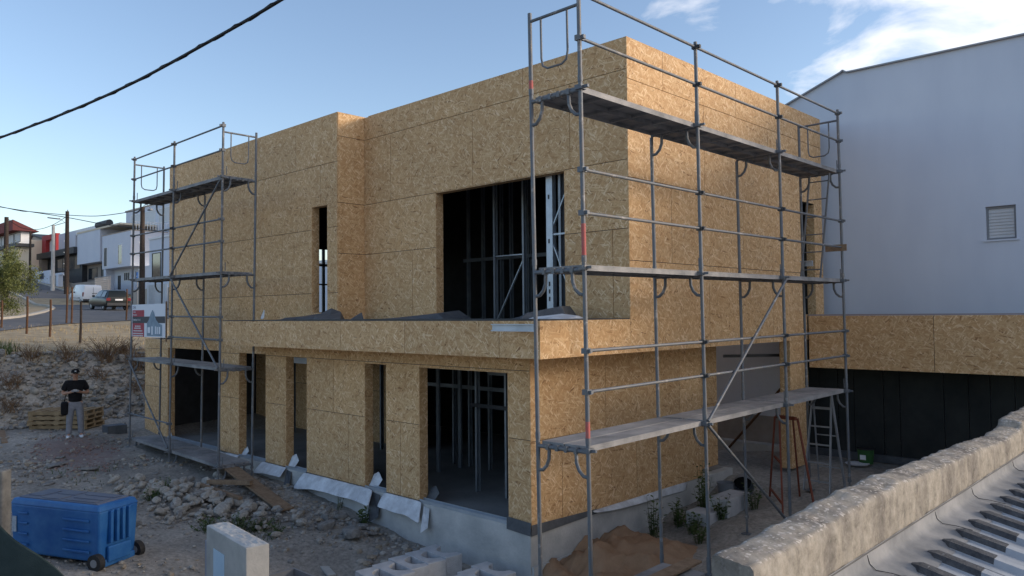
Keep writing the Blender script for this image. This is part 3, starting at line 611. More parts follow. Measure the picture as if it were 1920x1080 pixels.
# ------------------------------------------------------------------ white neighbour
NB = thing('neighbour_house', 'large windowless white rendered house wall with one small shuttered window', 'house')
NY = 9.95
NBM = mat('skylit_streaked_white_plaster', (.60, .645, .745), .88, 0, .15, bump=.06, bscale=40)  # white render, its shade and blue skylight worked into the base colour
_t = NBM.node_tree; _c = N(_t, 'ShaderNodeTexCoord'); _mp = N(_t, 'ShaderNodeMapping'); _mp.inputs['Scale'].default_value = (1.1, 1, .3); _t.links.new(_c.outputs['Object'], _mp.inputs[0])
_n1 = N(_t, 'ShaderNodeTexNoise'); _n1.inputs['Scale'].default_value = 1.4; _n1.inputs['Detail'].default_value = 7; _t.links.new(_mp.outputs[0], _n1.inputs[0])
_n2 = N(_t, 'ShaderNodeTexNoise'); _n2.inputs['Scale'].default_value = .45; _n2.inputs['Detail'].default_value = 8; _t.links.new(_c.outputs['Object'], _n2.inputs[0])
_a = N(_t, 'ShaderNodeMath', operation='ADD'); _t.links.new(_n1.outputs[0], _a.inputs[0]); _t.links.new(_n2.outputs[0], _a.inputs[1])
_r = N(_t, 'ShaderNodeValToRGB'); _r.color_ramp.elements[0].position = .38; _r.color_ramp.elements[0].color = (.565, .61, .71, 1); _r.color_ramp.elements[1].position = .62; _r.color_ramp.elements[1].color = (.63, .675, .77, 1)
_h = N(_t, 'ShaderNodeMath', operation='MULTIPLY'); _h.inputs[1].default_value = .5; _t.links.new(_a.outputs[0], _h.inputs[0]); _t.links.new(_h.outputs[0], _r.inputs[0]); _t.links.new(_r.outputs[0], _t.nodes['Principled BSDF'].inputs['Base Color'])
prof = [(-4, 6.84), (-.85, 8.06), (.36, 8.52), (.42, 8.56), (.50, 8.50), (10.2, 8.46)]
hole = (3.14, 3.66, 4.52, 5.19)
# front wall as strips round the window, following the roof line
def nbwall():
    mb = MB(); us = sorted({p[0] for p in prof}|{hole[0], hole[1]})
    top = lambda u: float(np.interp(u, [p[0] for p in prof], [p[1] for p in prof]))
    for a, b in zip(us, us[1:]):
        segs = [(-.4, None)] if not (hole[0] <= a and b <= hole[1]) else [(-.4, hole[2]), (hole[3], None)]
        for z0, z1 in segs:
            t0, t1 = (top(a), top(b)) if z1 is None else (z1, z1)
            mb.add([(a, NY, z0), (b, NY, z0), (b, NY, t1), (a, NY, t0)], [(0, 1, 2, 3)])
            mb.add([(a, NY+.3, z0), (b, NY+.3, z0), (b, NY+.3, t1), (a, NY+.3, t0)], [(3, 2, 1, 0)])
    for (a, za), (b, zb) in zip(prof, prof[1:]): mb.add([(a, NY-.03, za), (b, NY-.03, zb), (b, 22, zb-.0), (a, 22, za)], [(0, 1, 2, 3)])
    mb.add([(10.2, NY, -.4), (10.2, 22, -.4), (10.2, 22, 8.46), (10.2, NY, 8.46)], [(0, 1, 2, 3)])
    mb.add([(-4, NY, -.4), (-4, 22, -.4), (-4, 22, 6.84), (-4, NY, 6.84)], [(3, 2, 1, 0)])
    for p, q, r_, s in ((hole[0], hole[2], hole[0], hole[3]), (hole[1], hole[3], hole[1], hole[2]), (hole[0], hole[3], hole[1], hole[3]), (hole[1], hole[2], hole[0], hole[2])):
        mb.add([(p, NY, q), (r_, NY, s), (r_, NY+.3, s), (p, NY+.3, q)], [(0, 1, 2, 3)])
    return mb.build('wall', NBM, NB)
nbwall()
m = MB()
for (a, za), (b, zb) in zip(prof, prof[1:]): m.bar((a, NY-.02, za+.012), (b, NY-.02, zb+.012), .10, .03)
m.build('roof_edge', mat('roof_edge_grey', (.33, .34, .37), .7), NB)
WN = MB().box(hole[0], hole[1], NY+.05, NY+.09, hole[2], hole[2]+.04).box(hole[0], hole[1], NY+.05, NY+.09, hole[3]-.05, hole[3]).box(hole[0], hole[0]+.04, NY+.05, NY+.09, hole[2]+.04, hole[3]-.05).box(hole[1]-.04, hole[1], NY+.05, NY+.09, hole[2]+.04, hole[3]-.05).build('window', GREY, NB)
m = MB(); z = hole[2]+.042
while z < hole[3]-.08: m.box(hole[0]+.042, hole[1]-.042, NY+.06, NY+.082, z, z+.040); z += .062
m.box(hole[0]+.04, hole[1]-.04, NY+.08, NY+.085, hole[2]+.04, hole[3]-.05)
tag(m.build('shutter_slat', SHUT, WN), kind='stuff')
MB().box(hole[0]-.05, hole[1]+.05, NY-.04, NY+.05, hole[2]-.03, hole[2]-.001).build('sill', PLASTER, WN)
# bare render at the foot of the wall in the passage
MB().box(-4.5, -.65, NY-.035, NY-.004, -.3, .62).build('foot_render', mat('bare_render', (.24, .215, .20), .9, var=(.33, .30, .28), vscale=2.5, bump=.4, bscale=20), NB)
MB().box(-4.5, -.65, NY-.30, NY-.04, -.3, -.02).build('footing', CONC, NB)
#PART3
# ------------------------------------------------------------------ scaffolds
BAY, WID = 2.542, .73
def scaffold(label, loc, rz, lean, bays, levels, base, tops_in, rails, braces, decks, guards, marks=()):
    T = thing('scaffold', label, 'scaffold', loc, rz, 'steel frame scaffolds against the house')
    ax = Vector((-math.sin(YAW), 0, 0))
    r = Vector((math.cos(YAW), math.sin(YAW), 0)); axis = Z3.cross(r)
    T.matrix_world = Matrix.Translation(loc) @ Matrix.Rotation(lean, 4, axis) @ Matrix.Rotation(rz, 4, 'Z')
    top = levels[0]
    for k in range(bays+1):
        x = k*BAY
        for side, y in ((0, 0), (1, WID)):
            zt = top+(1.10 if side == 0 else tops_in[k]); zb = base[k]
            m = MB(); m.tube([(x, y, zb+.28), (x, y, zt)], .0245, 10)
            for L in levels:
                if L+.04 < zt-.1 and L > zb+.5: m.tube([(x, y, L+.03), (x, y, L+.10)], .029, 10)   # spigot joint
            o = m.build('standard', GALV, T)
            for (kk, ss, za, zb2) in marks:
                if kk == k and ss == side: MB().tube([(x, y, za), (x, y, zb2)], .0255, 10, False).build('paint_mark', REDP, o)
            m = MB(); m.tube([(x, y, zb+.02), (x, y, zb+.34)], .018, 8).box(x-.07, x+.07, y-.07, y+.07, zb, zb+.015).tube([(x, y, zb+.25), (x, y, zb+.29)], .035, 8)
            m.build('base_jack', GALV, T)
    for L in levels:
        for k in range(bays+1):
            x = k*BAY
            if not any(decks.get((L, b)) for b in (k-1, k) if 0 <= b < bays): continue
            m = MB(); m.tube([(x, 0, L-.055), (x, WID, L-.055)], .024, 8)
            for yy in (.16, .30, .43, .57): m.box(x-.035, x+.035, yy-.02, yy+.02, L-.085, L-.02)
            m.build('transom', GALV, T)
            for y, s in ((0, 1), (WID, -1)):
                m = MB(); m.tube([(x, y+.02*s, L-.33), (x, y+.07*s, L-.325), (x, y+.13*s, L-.27), (x, y+.165*s, L-.19), (x, y+.17*s, L-.07)], .021, 6)
                m.build('corner_bracket', GALV, T)
            m = MB(); m.box(x-.05, x+.05, -.045, .045, L-.06, L-.01).box(x-.015, x+.015, -.11, -.045, L-.05, L-.02).tube([(x+.05, .06, L), (x+.05, .06, L+.18)], .009, 6)
            m.build('wedge_coupler', GALV, T)
        for b in range(bays):
            if not decks.get((L, b)): continue
            x0, x1 = b*BAY+.035, (b+1)*BAY-.035
            for y0, y1 in ((.035, .355), (.375, .695)):
                m = MB(); m.box(x0, x1, y0, y1, L-.012, L).box(x0, x1, y0, y0+.004, L-.065, L-.013).box(x0, x1, y1-.004, y1, L-.065, L-.013)
                for q in range(1, 5): m.box(x0+(x1-x0)*q/5-.02, x0+(x1-x0)*q/5+.02, y0+.005, y1-.005, L-.05, L-.0125)
                m.box(x0, x0+.05, y0+.005, y1-.005, L-.06, L-.0125).box(x1-.05, x1, y0+.005, y1-.005, L-.06, L-.0125)
                m.build('deck_plank', DECK, T)
    for L, b, hs in rails:
        for h in hs:
            x0, x1 = b*BAY, (b+1)*BAY
            m = MB(); m.tube([(x0+.02, -.0, L+h), (x1-.02, -.0, L+h)], .019, 8)
            for x in (x0, x1): m.box(x-.04, x+.04, -.038, .038, L+h-.03, L+h+.03).box(x-.02, x+.02, -.075, -.038, L+h-.02, L+h+.02)
            m.build('guardrail', GALV, T)
    for (k0, L0_, k1, L1_) in braces:
        m = MB(); m.tube([(k0*BAY, -.045, L0_), (k1*BAY, -.045, L1_)], .021, 8)
        m.build('diagonal_brace', GALV, T)
    for k in guards:
        x = k*BAY; s = 1 if k == 0 else -1
        m = MB(); m.tube([(x, 0, top+.90), (x, WID, top+.90)], .019, 8)
        m.tube([(x, .17, top+.89), (x, .17, top+.42), (x, .19, top+.33), (x, .26, top+.29), (x, .47, top+.29), (x, .54, top+.33), (x, .56, top+.42), (x, .56, top+.89)], .013, 8)
        m.build('end_guard', GALV, T)
    return T
zt = 5.673
LV = [zt, zt-2, zt-4, zt-6]
R_ = scaffold('three bay scaffold wrapped along the right side of the house', (1.687, -1.096, 0), PI/2+.0094, -.009, 3, LV, [-1.02, -.86, -.5, -.25], [1.0, -.08, -.08, .95],
    [(LV[0], b, (.52, 1.03)) for b in range(3)]+[(LV[1], b, (.57, 1.05)) for b in range(3)]+[(LV[2], b, (.60, 1.05)) for b in range(3)],
    [(2, LV[1]-.08, 1, LV[2]+.0), (1, LV[2]-.06, 2, LV[3]+.05)],
    {(LV[j], b): True for j in range(3) for b in range(3)} | {(LV[3], 0): True}, (0, 3), [(0, 0, zt-3.97, zt-3.72), (0, 0, zt-1.92, zt-1.55), (0, 1, zt+.1, zt+.2)])
zl = 6.1215
LL = [zl, zl-2, zl-4, zl-6]
a_ = -.0196
L_ = scaffold('two bay scaffold at the far left end of the house front', (-8.4391-2*BAY, -.4813+.0196*2*BAY, 0), a_, .012, 2, LL, [-.12, -.2, -.28], [.95, -.08, 1.0],
    [(LL[0], b, (.52, 1.03)) for b in range(2)]+[(LL[1], b, (.62, 1.08)) for b in range(2)]+[(LL[2], 1, (.58, 1.05)), (LL[3], 0, (.60,))],
    [(2, LL[0]-.1, 1, LL[1]), (1, LL[1]-.08, 2, LL[2]), (0, LL[2]-.08, 1, LL[3]+.05)],
    {(LL[j], b): True for j in range(4) for b in range(2)}, (0, 2))
# things that rest on the scaffolds
o = MB().box(-.64, .16, -.27, -.24, 2.90, 3.0).box(-.64, .16, -.30, -.271, 2.985, 3.0).box(-.64, .16, -.30, -.271, 2.90, 2.915).build('steel_channel', ZINC)
tag(o, 'short zinc channel lying level across the balcony edge by the scaffold post', 'steel channel')
def ladder(name, label, m, foot, top, wdir, w, n, r=.016, rr=.012, group=None):
    T = thing(name, label, 'ladder', foot, 0, group); f = Vector((0, 0, 0)); t = Vector(top)-Vector(foot); wd = Vector(wdir).normalized()*w/2
    for s in (-1, 1): MB().bar(f+wd*s, t+wd*s, r*1.3, r*2.6, up=wd.cross(t)).build('side_rail', m, T)
    for i in range(n):
        p = t*((i+.6)/n); MB().tube([p-wd*.99, p+wd*.99], rr, 6).build('rung', m, T)
    return T
ladder('ladder', 'grey ladder between the upper two decks at the far end of the right scaffold', GALV, (1.12, 6.2, 3.70), (1.33, 6.2, 5.62), (1, 0, 0), .36, 6)
T = thing('step_ladder', 'aluminium step ladder standing under the right scaffold in front of the garage', 'ladder', (1.13, 6.25, -.15))
for dy, n in ((0, 5), (.7, 0)):
    for s in (-1, 1): MB().bar((s*.24, dy, 0), (s*.17, .33, 1.75), .02, .055).build('side_rail', ALU, T)
    for i in range(n):
        f = (i+.55)/5.4; MB().box(-.24+.07*f, .24-.07*f, .33*f-.01, .33*f+.035, 1.75*f-.01, 1.75*f+.012).build('step', ALU, T)
    if n == 0:
        for f in (.2, .55, .85): MB().bar((-.24+.07*f, .7-.37*f, 1.75*f), (.24-.07*f, .7-.37*f, 1.75*f), .015, .02).build('cross_bar', ALU, T)
MB().box(-.19, .19, .27, .40, 1.75, 1.77).build('top_cap', ALU, T)
# rust red trestle
T = thing('trestle', 'rust red steel trestle standing beside the step ladder', 'trestle', (.62, 5.5, -.30))
for s, (fx, fy) in ((-1, (-.25, .45)), (1, (.55, -.75))):
    MB().bar((fx, fy, 0), (.18+s*.22*.4, -.1-s*.25*.4, 1.55), .03, .03).build('leg', REDST, T)
    MB().bar((fx+.45, fy+.28, 0), (.42+s*.22*.4, .1-s*.25*.4, 1.55), .03, .03).build('leg', REDST, T)
MB().bar((-.2, .36, .18), (.5, -.65, .18), .03, .03).bar((-.02, .2, .8), (.36, -.36, .8), .03, .03).build('cross_bar', REDST, T)
MB().bar((.1, .05, 1.55), (.5, -.05, 1.55), .06, .06).build('top_bar', REDST, T)
# bucket and tray in the garage
T = thing('bucket', 'dark green bucket with pale label on the garage floor', 'bucket', (.95, 9.25, -.10))
MB().tube([(0, 0, 0), (0, 0, .30)], [.14, .17], 18).build('body', GREENP, T); MB().tube([(0, 0, .30), (0, 0, .325)], .178, 18).build('rim', RUBB, T)
MB().add([(-.06, -.168, .1), (.06, -.168, .1), (.06, -.176, .2), (-.06, -.176, .2)], [(0, 1, 2, 3)]).build('label', WFRAME, T)
o = MB().tube([(.86, 9.0, -.10), (.86, 9.0, -.07)], [.20, .24], 16).build('mixing_tray', SHUT); tag(o, 'shallow pale tray under the green bucket', 'tray')
# scaffold planks resting low between the posts
o = bevel(MB().obox((1.35, .75, -.262), Vector((-.02, 1, 0)).normalized()*.9, X3*.11, Z3*.016).build('plank', WOOD), .004)
tag(o, 'brown plank lying on the lowest deck of the right scaffold', 'plank')
# small boards fixed between posts near the ladder
o = MB().obox((1.50, 6.45, 4.28), X3*.19, Y3*.012, Z3*.06).build('toe_board', WOOD); tag(o, 'short brown toe board across the far end of the right scaffold', 'board')
o = MB().box(.80, 1.02, 6.55, 6.58, 3.98, 4.08).box(.80, 1.02, 6.50, 6.549, 4.066, 4.08).build('channel_offcut', ZINC, None); tag(o, 'zinc channel offcut stuck out beside the far upper window slit', 'steel channel')
# site sign on the left scaffold
S = thing('site_sign', 'printed white and red building site board hung on the left scaffold', 'sign', (-13.5, -.36, 2.655))
SW, SH = 2.08, .80
MB().box(0, SW, 0, .012, 0, SH).build('panel', SIGNW, S)
def flat(x0, x1, z0, z1, m, d, name): return MB().box(x0, x1, -.003-d*.001, -.001-(d-1)*.001, z0, z1).build(name, m, S)
flat(.08, .82, .0, .28, SIGNR, 1, 'red_field'); flat(.08, .82, .28, .46, SIGNR, 1, 'red_field'); flat(.08, .82, .46, .66, SIGNR, 1, 'red_field')
flat(.075, SW-.01, .34, .50, SIGND, 2, 'dark_band')
m = MB(); m.prism([(1.0, .03), (1.9, .03), (1.9, .30), (1.7, .34), (1.55, .42), (1.42, .60), (1.34, .66), (1.24, .58), (1.12, .42), (1.0, .34)], -.006, -.004); m.build('house_picture', SIGNB, S, True)
m = MB()
for x0, x1, z0, z1 in ((1.05, 1.2, .10, .24), (1.28, 1.36, .06, .26), (1.6, 1.66, .08, .25), (1.72, 1.8, .08, .25), (1.5, 1.56, .08, .26)): m.box(x0, x1, -.0075, -.0062, z0, z1)
tag(m.build('picture_window', SIGNW, S), kind='stuff')
def text(s, x, z, size, m):
    c = bpy.data.curves.new('lettering', 'FONT'); c.body = s; c.size = size; c.extrude = .0005
    t = bpy.data.objects.new('lettering', c); COL.objects.link(t)
    dg = bpy.context.evaluated_depsgraph_get(); me = bpy.data.meshes.new_from_object(t.evaluated_get(dg)); bpy.data.objects.remove(t)
    o = bpy.data.objects.new('lettering', me); COL.objects.link(o); me.materials.clear(); me.materials.append(m)
    o.parent = S; o.location = (x, -.0068, z); o.rotation_euler = (PI/2, 0, 0); return o
text('LTHS', .09, .70, .085, SIGNP); text('VENDE', .12, .595, .055, SIGNW); text('MORADIA', .12, .525, .055, SIGNW); text('TERRENO T3 V2', .11, .395, .068, SIGNW)
m = MB()
for z, a, b in ((.265, .25, .6), (.215, .2, .62), (.15, .15, .72), (.085, .12, .76), (.03, .12, .76)):
    x = a
    while x < b: w = random.uniform(.03, .08); m.box(x, min(x+w, b), -.006, -.0045, z-.018, z+.012); x += w+.018
m.build('small_print', SHUT, S)
MB().box(SW+.005, SW+.035, .0, .03, -.1, SH+.05).build('batten', WOOD, S)
# ------------------------------------------------------------------ foreground: old wall and corrugated roof
random.seed(11)
ys_ = np.arange(-3.92, 8.2, .045)
prof_n = [(-.0, -3.2), (-.0, -.07), (.03, -.012), (.08, .0), (.14, .0), (.20, -.006), (.235, -.03), (.25, -.085), (.25, -.5), (.25, -3.2)]
vs = []; fs = []
def wz(y): return 1.80+.055*math.exp(-((y+1.8)/1.3)**2)-.05*math.exp(-((y-2.0)/.7)**2)+(.06 if y > 2.75 else 0)+.012*noise.noise(Vector((0, y*3, 1)))
WP = [(0, -3.0), (0, -.35), (0, -.15), (.0, -.06), (.008, -.012)]+[(.02+.212*t/9, .0-.028*t/9+(.004 if 2 < t < 7 else 0)) for t in range(1, 10)]+[(.247, -.045), (.252, -.085), (.252, -.13), (.252, -.19), (.252, -.26), (.252, -.34), (.252, -.45), (.252, -3.0)]
nP = len(WP)
for y in ys_:
    for j, (x, z) in enumerate(WP):
        k = 0 if j in (0, nP-1) else 1
        p3 = Vector((4.75+x, y, z))
        d = (noise.fractal(p3*7, 1, 2, 5)*.010+noise.noise(p3*26)*.006)*k
        bend = -.05*max(0, (y-2)/5)
        nx_ = -1 if j < 4 else (1 if j > 13 else 0)
        vs.append(Vector((4.75+x+d*nx_+bend, y, wz(y)+z+(d*1.3 if 4 <= j <= 13 else 0))))
for i in range(len(ys_)-1):
    for j in range(nP-1): fs.append((i*nP+j, (i+1)*nP+j, (i+1)*nP+j+1, i*nP+j+1))
e = [j for j in range(nP)]; 
mb = MB(); mb.add(vs, fs, True); mb.add([vs[j] for j in range(nP)], [tuple(range(nP))]); 
GW = mb.build('garden_wall', RWALL); tag(GW, 'thick old weathered rendered wall beside the corrugated roof', 'wall')
b = bmesh.new(); b.from_mesh(GW.data); bmesh.ops.recalc_face_normals(b, faces=b.faces[:]); b.to_mesh(GW.data); b.free()
CRT = thing('corrugated_roof', 'corrugated pale metal roof with grey flashing against the old wall', 'roof', (0, 0, 0))
# flashing: upstand against the wall then a sloping strip pressed over the ribs
slope = -.22
zf = 1.385
ribs = [-2.70+.372*i-.0 for i in range(-8, 26)]
rows = []
yy = np.arange(-5.6, 6.6, .03)
for (x, z, k) in ((5.008, zf+.10, 0), (5.02, zf+.02, 0), (5.06, zf-.012, 0), (5.15, zf+slope*.13, .15), (5.24, zf+slope*.22, .7), (5.30, zf+slope*.28, 1.0)):
    r = []
    for y in yy:
        h = max(0, 1-abs(((y-ribs[0]+.186) % .372)-.186)/.075); h = min(1, h*1.6)
        r.append((x, y, z+.012+k*h*.040+.006*noise.noise(Vector((x*8, y*4, 0)))))
    rows.append(r)
n = len(yy); vs = [p for r in rows for p in r]
MB().add(vs, [(i*n+j, i*n+j+1, (i+1)*n+j+1, (i+1)*n+j) for i in range(len(rows)-1) for j in range(n-1)], True).build('flashing', SHEETL, CRT, True)
for y in (-2.3, -.75, .4, 2.1):   # lap joints: a thin sealed line across the strip
    MB().tube([(5.012, y, zf+.09), (5.025, y+.01, zf+.03), (5.07, y-.01, zf+.004), (5.16, y+.03, zf+slope*.13+.022), (5.24, y+.06, zf+slope*.22+.024), (5.27, y+.055, zf+slope*.25+.028)], .003, 5).build('flashing_lap', DFRAME, CRT)
MB().tube([(5.005, -4, zf+.10), (5.004, 6.4, zf+.10)], .008, 6).build('sealant_bead', DFRAME, CRT)
mat_boot = mat('bitumen_boot', (.04, .045, .055), .8, 0, .2, var=(.10, .105, .115), vscale=14, bump=.4, bscale=60)
# trapezoidal sheets: every rib a real fold
for s in range(-3, 8):
    y0 = ribs[0]+s*4*.372*.999 ; pts = []
    for q in range(4):
        c = y0+q*.372
        pts += [(c-.186, 0), (c-.085, 0), (c-.048, .045), (c+.048, .045), (c+.085, 0)]
    pts.append((y0+3*.372+.200, 0))
    m = MB(); xa, xb = 5.26, 9.2
    dz = .003*(s % 2)
    v0 = [Vector((xa, y, zf+slope*.24+z+dz)) for y, z in pts]; v1 = [Vector((xb, y, zf+slope*(xb-5.02)+z+dz)) for y, z in pts]
    k = len(pts); m.add(v0+v1, [(i, i+1, k+i+1, k+i) for i in range(k-1)])
    o = m.build('roof_sheet', SHEET, CRT, True)
    mm = MB()
    for q in range(4):   # rib mouths: a tapered dark sealing boot over the first hand's width of each rib
        c = y0+q*.372; zA = lambda X: zf+slope*(X-5.02)+dz
        r0 = [Vector((5.19, c+w, zA(5.19)+h)) for w, h in ((-.02, .030), (-.01, .036), (.01, .036), (.02, .030))]
        r1 = [Vector((5.25, c+w, zA(5.25)+h)) for w, h in ((-.075, .012), (-.048, .052), (.048, .052), (.075, .012))]
        r2 = [Vector((5.54, c+w, zA(5.54)+h)) for w, h in ((-.078, .008), (-.050, .050), (.050, .050), (.078, .008))]
        mm.add(r0+r1+r2, [(i+4*k, i+1+4*k, i+5+4*k, i+4+4*k) for k in (0, 1) for i in range(3)]+[(8, 9, 10, 11)])
    mm.build('rib_end', mat_boot, o, True)
    mm = MB()
    for q in range(4):
        c = y0+q*.372; X = 5.85+.1*(q % 2); zz = zf+slope*(X-5.02)+.045+dz
        mm.tube([(X, c, zz), (X, c, zz+.014)], [.022, .012], 8)
    mm.build('roof_screw', RUBB, o)
MB().box(5.02, 9.1, -5.5, 6.5, -1.2, .35).build('shed_body', CONC, CRT)
#PART4
# ------------------------------------------------------------------ stones
random.seed(21)
def stone_mesh(i, sub=1, flat_=.7):
    bm = bmesh.new(); bmesh.ops.create_icosphere(bm, subdivisions=sub, radius=.5)
    s = Vector((i*7.3, i*3.1, i*1.7))
    sx_, sy_, sz_ = random.uniform(.8, 1.3), random.uniform(.6, .9), random.uniform(.45, .75)*flat_/.7
    for v in bm.verts:
        d = 1+.38*noise.noise(v.co*2.2+s)+.14*noise.noise(v.co*6+s); c = v.co*d
        for ax in (0, 1, 2):   # chop flat facets
            lim = .40+.06*math.sin(i+ax*2.1); c[ax] = max(-lim, min(lim, c[ax]))
        v.co = Vector((c.x*sx_, c.y*sy_, c.z*sz_))
    me = bpy.data.meshes.new('stone'); bm.to_mesh(me); bm.free(); me.materials.append(STONE[i % 3]); return me
STM = [stone_mesh(i, 2) for i in range(12)]
STS = [stone_mesh(i+20, 1) for i in range(8)]
def put_stone(parent, me, loc, s, name='stone', tilt=.5):
    o = bpy.data.objects.new(name, me); COL.objects.link(o); o.parent = parent; o.location = loc
    o.scale = (s*random.uniform(.85, 1.2), s*random.uniform(.8, 1.15), s*random.uniform(.75, 1.1)); o.rotation_euler = (random.uniform(-tilt, tilt), random.uniform(-tilt, tilt), random.uniform(0, 6.28)); return o
def joined(name, items, m, parent=None):
    """many small stones in one mesh: items = (mesh, loc, scale)"""
    V, F, I = [], [], []; o = 0
    for me, loc, s, mi in items:
        R = Matrix.Rotation(random.uniform(0, 6.28), 3, 'Z') @ Matrix.Rotation(random.uniform(-.6, .6), 3, 'X')
        for v in me.vertices: V.append(tuple(R @ v.co*s+Vector(loc)))
        for p in me.polygons: F.append([o+k for k in p.vertices]); I.append(mi)
        o += len(me.vertices)
    me = bpy.data.meshes.new(name); me.from_pydata(V, [], F)
    for x in m: me.materials.append(x)
    me.polygons.foreach_set('material_index', I); ob = bpy.data.objects.new(name, me); COL.objects.link(ob); ob.parent = parent; ob['kind'] = 'stuff'; return ob
# stone bank behind the site
BK = thing('stone_bank', 'tumbled bank of limestone rubble holding back the dry field', 'stone bank')
n = 0; small = []
cand = []
for _ in range(4600):
    x = random.uniform(-20.6, -17.4); y = random.uniform(-6.5, 9)
    cand.append((x, y))
for x, y in cand:
    z = zg(x, y); vis = -4.2 < y < 4.5
    if n < 290 and vis and random.random() < .16:
        s = random.choice((.15, .18, .21, .25, .30, .38))*random.uniform(.8, 1.15)
        put_stone(BK, STM[random.choice((0, 1, 2, 3, 4, 4, 5, 6, 7, 7, 8, 9, 10, 10, 11, 1))], (x, y, z+s*.16), s); n += 1
    else:
        s = random.uniform(.06, .19); small.append((STS[random.randrange(8)], (x, y, z+s*.15+random.uniform(0, .04)), s, random.choice((0, 1, 1, 1, 2))))
joined('stone_fill', small, STONE, BK)
# rubble heap in the yard
RH = thing('rubble_heap', 'low heap of pale broken limestone lying in the yard behind the blue bin', 'rubble')
items = []
for i in range(270):
    t = random.gauss(.5, .26); w = random.gauss(0, .48)
    x = -9.6+t*4.2-w*.2; y = -1.85+t*1.25+w
    s = random.choice((.08, .10, .13, .16, .2, .28))*random.uniform(.85, 1.15)
    put_stone(RH, STM[random.choice((0, 3, 6, 9, 0, 3, 1))], (x, y, zg(x, y)+s*.20+max(0, .10-abs(w)*.15)), s)
for i in range(500):
    t = random.gauss(.5, .27); w = random.gauss(0, .6); x = -9.6+t*4.8; y = -1.9+t*1.3+w; s = random.uniform(.03, .09)
    items.append((STS[random.randrange(8)], (x, y, zg(x, y)+s*.2), s, random.choice((0, 0, 1))))
joined('stone_fill', items, STONE, RH)
RP = thing('broken_stones', 'small cluster of grey broken stones by the concrete plinth under the white flap', 'rubble')
for (x, y, s) in ((-4.95, -.15, .34), (-5.35, .1, .24), (-5.2, .32, .26), (-4.8, .28, .24), (-4.35, -.05, .50), (-4.6, .35, .2), (-5.6, .3, .2), (-5.05, -.4, .16), (-4.2, .3, .18), (-5.5, -.15, .14)):
    put_stone(RP, STM[(1, 4, 7, 10)[int(s*100) % 4]], (x, y, zg(x, y)+s*.18), s, tilt=.2)
FS = thing('flat_stones', 'few flat slabs of stone half buried in the yard left of the scaffold', 'rubble')
for (x, y, s) in ((-12.6, -2.3, .55), (-11.6, -1.9, .42), (-13.2, -3.1, .4), (-10.9, -2.9, .35), (-13.3, -2.0, .3), (-10.3, -1.0, .26)):
    o = put_stone(FS, STM[1], (x, y, zg(x, y)+.02), s, tilt=.12); o.scale.z = .35*s
# gravel over the yard
items = []
for i in range(9000):
    x = random.uniform(-17, 1.5); y = random.uniform(-5.5, .65)
    if x < -13 and random.random() < .5: continue
    if noise.noise(Vector((x*.8, y*.8, 9))) < random.uniform(-.45, .4): continue
    s = random.choice((.02, .025, .03, .04, .04, .055, .08, .12)); items.append((STS[random.randrange(8)], (x, y, zg(x, y)+s*.1), s, random.choice((0, 1, 1, 0, 2))))
for i in range(900):   # thicker scree at the foot of the plinth and left of the bin
    if i % 2: t = random.random(); x = -8.6+t*5.6+random.gauss(0, .2); y = .55-abs(random.gauss(0, .55))
    else: x = random.gauss(-13.5, 2.0); y = random.gauss(-3.6, .7)
    s = random.choice((.04, .05, .07, .09, .12, .16)); items.append((STS[random.randrange(8)], (x, y, zg(x, y)+s*.12), s, random.choice((0, 1, 1, 0, 2))))
joined('gravel', items, STONE)
BRK = [mat('brick_rubble', (.20, .13, .115), .95, 0, .1, var=(.30, .22, .20), vscale=9)]
items = []
for i in range(520):
    x = random.gauss(-13.5, 1.2); y = random.gauss(-1.6, .55)-.12*(x+13.5); s = random.uniform(.02, .08)
    items.append((STS[random.randrange(8)], (x, y, zg(x, y)+s*.12), s, 0))
joined('brick_debris', items, BRK)
# sand pile against the plinth
vs = []; fs = []; nu, nv = 60, 60
for i in range(nu):
    for j in range(nv):
        x = -.86+2.0*i/(nu-1); y = -.1+4.4*j/(nv-1)
        h = .40*math.exp(-((x+.45)/1.05)**4)*math.exp(-((y-1.9)/1.25)**4)*(1+.55*noise.fractal(Vector((x*2.2, y*2.2, 2)), 1, 2, 5))+.02*noise.noise(Vector((x*7, y*7, 0)))
        vs.append((x, y, zg(x, y)-.06+h))
fs = [(i*nv+j, (i+1)*nv+j, (i+1)*nv+j+1, i*nv+j+1) for i in range(nu-1) for j in range(nv-1)]
o = MB().add(vs, fs, True).build('sand_pile', SAND); tag(o, 'orange brown sand pile heaped against the concrete plinth', 'sand pile')
# ------------------------------------------------------------------ plants
def weed(name, label, x, y, h, n, m=LEAF, spread=.2, group=None, lw=.03):
    r = random.Random(int(abs(x*100+y*37))); z0 = zg(x, y); mb = MB(); st = MB()
    for i in range(n):
        a = r.uniform(0, 6.28); l = h*r.uniform(.45, 1); q = spread*r.uniform(.1, 1)
        p = Vector((math.cos(a)*q*.3, math.sin(a)*q*.3, 0)); t = Vector((math.cos(a)*q, math.sin(a)*q, l))
        st.tube([p, (p+t)/2+Vector((0, 0, l*.08)), t], [.006, .005, .002], 4, False)
        for k in range(7):
            f = .2+.8*k/6; c = p.lerp(t, f); b = r.uniform(0, 6.28); d = Vector((math.cos(b), math.sin(b), r.uniform(-.1, .7))).normalized(); s = Vector((-d.y, d.x, 0)).normalized()*lw*r.uniform(.6, 1.2); ll = lw*r.uniform(2, 3.4)
            mb.add([c, c+d*ll*.5+s, c+d*ll, c+d*ll*.5-s], [(0, 1, 2, 3)])
    T = thing(name, label, 'plant', (x, y, z0-.02), 0, group)
    mb.build('foliage', m, T); st.build('stem', m, T); return T
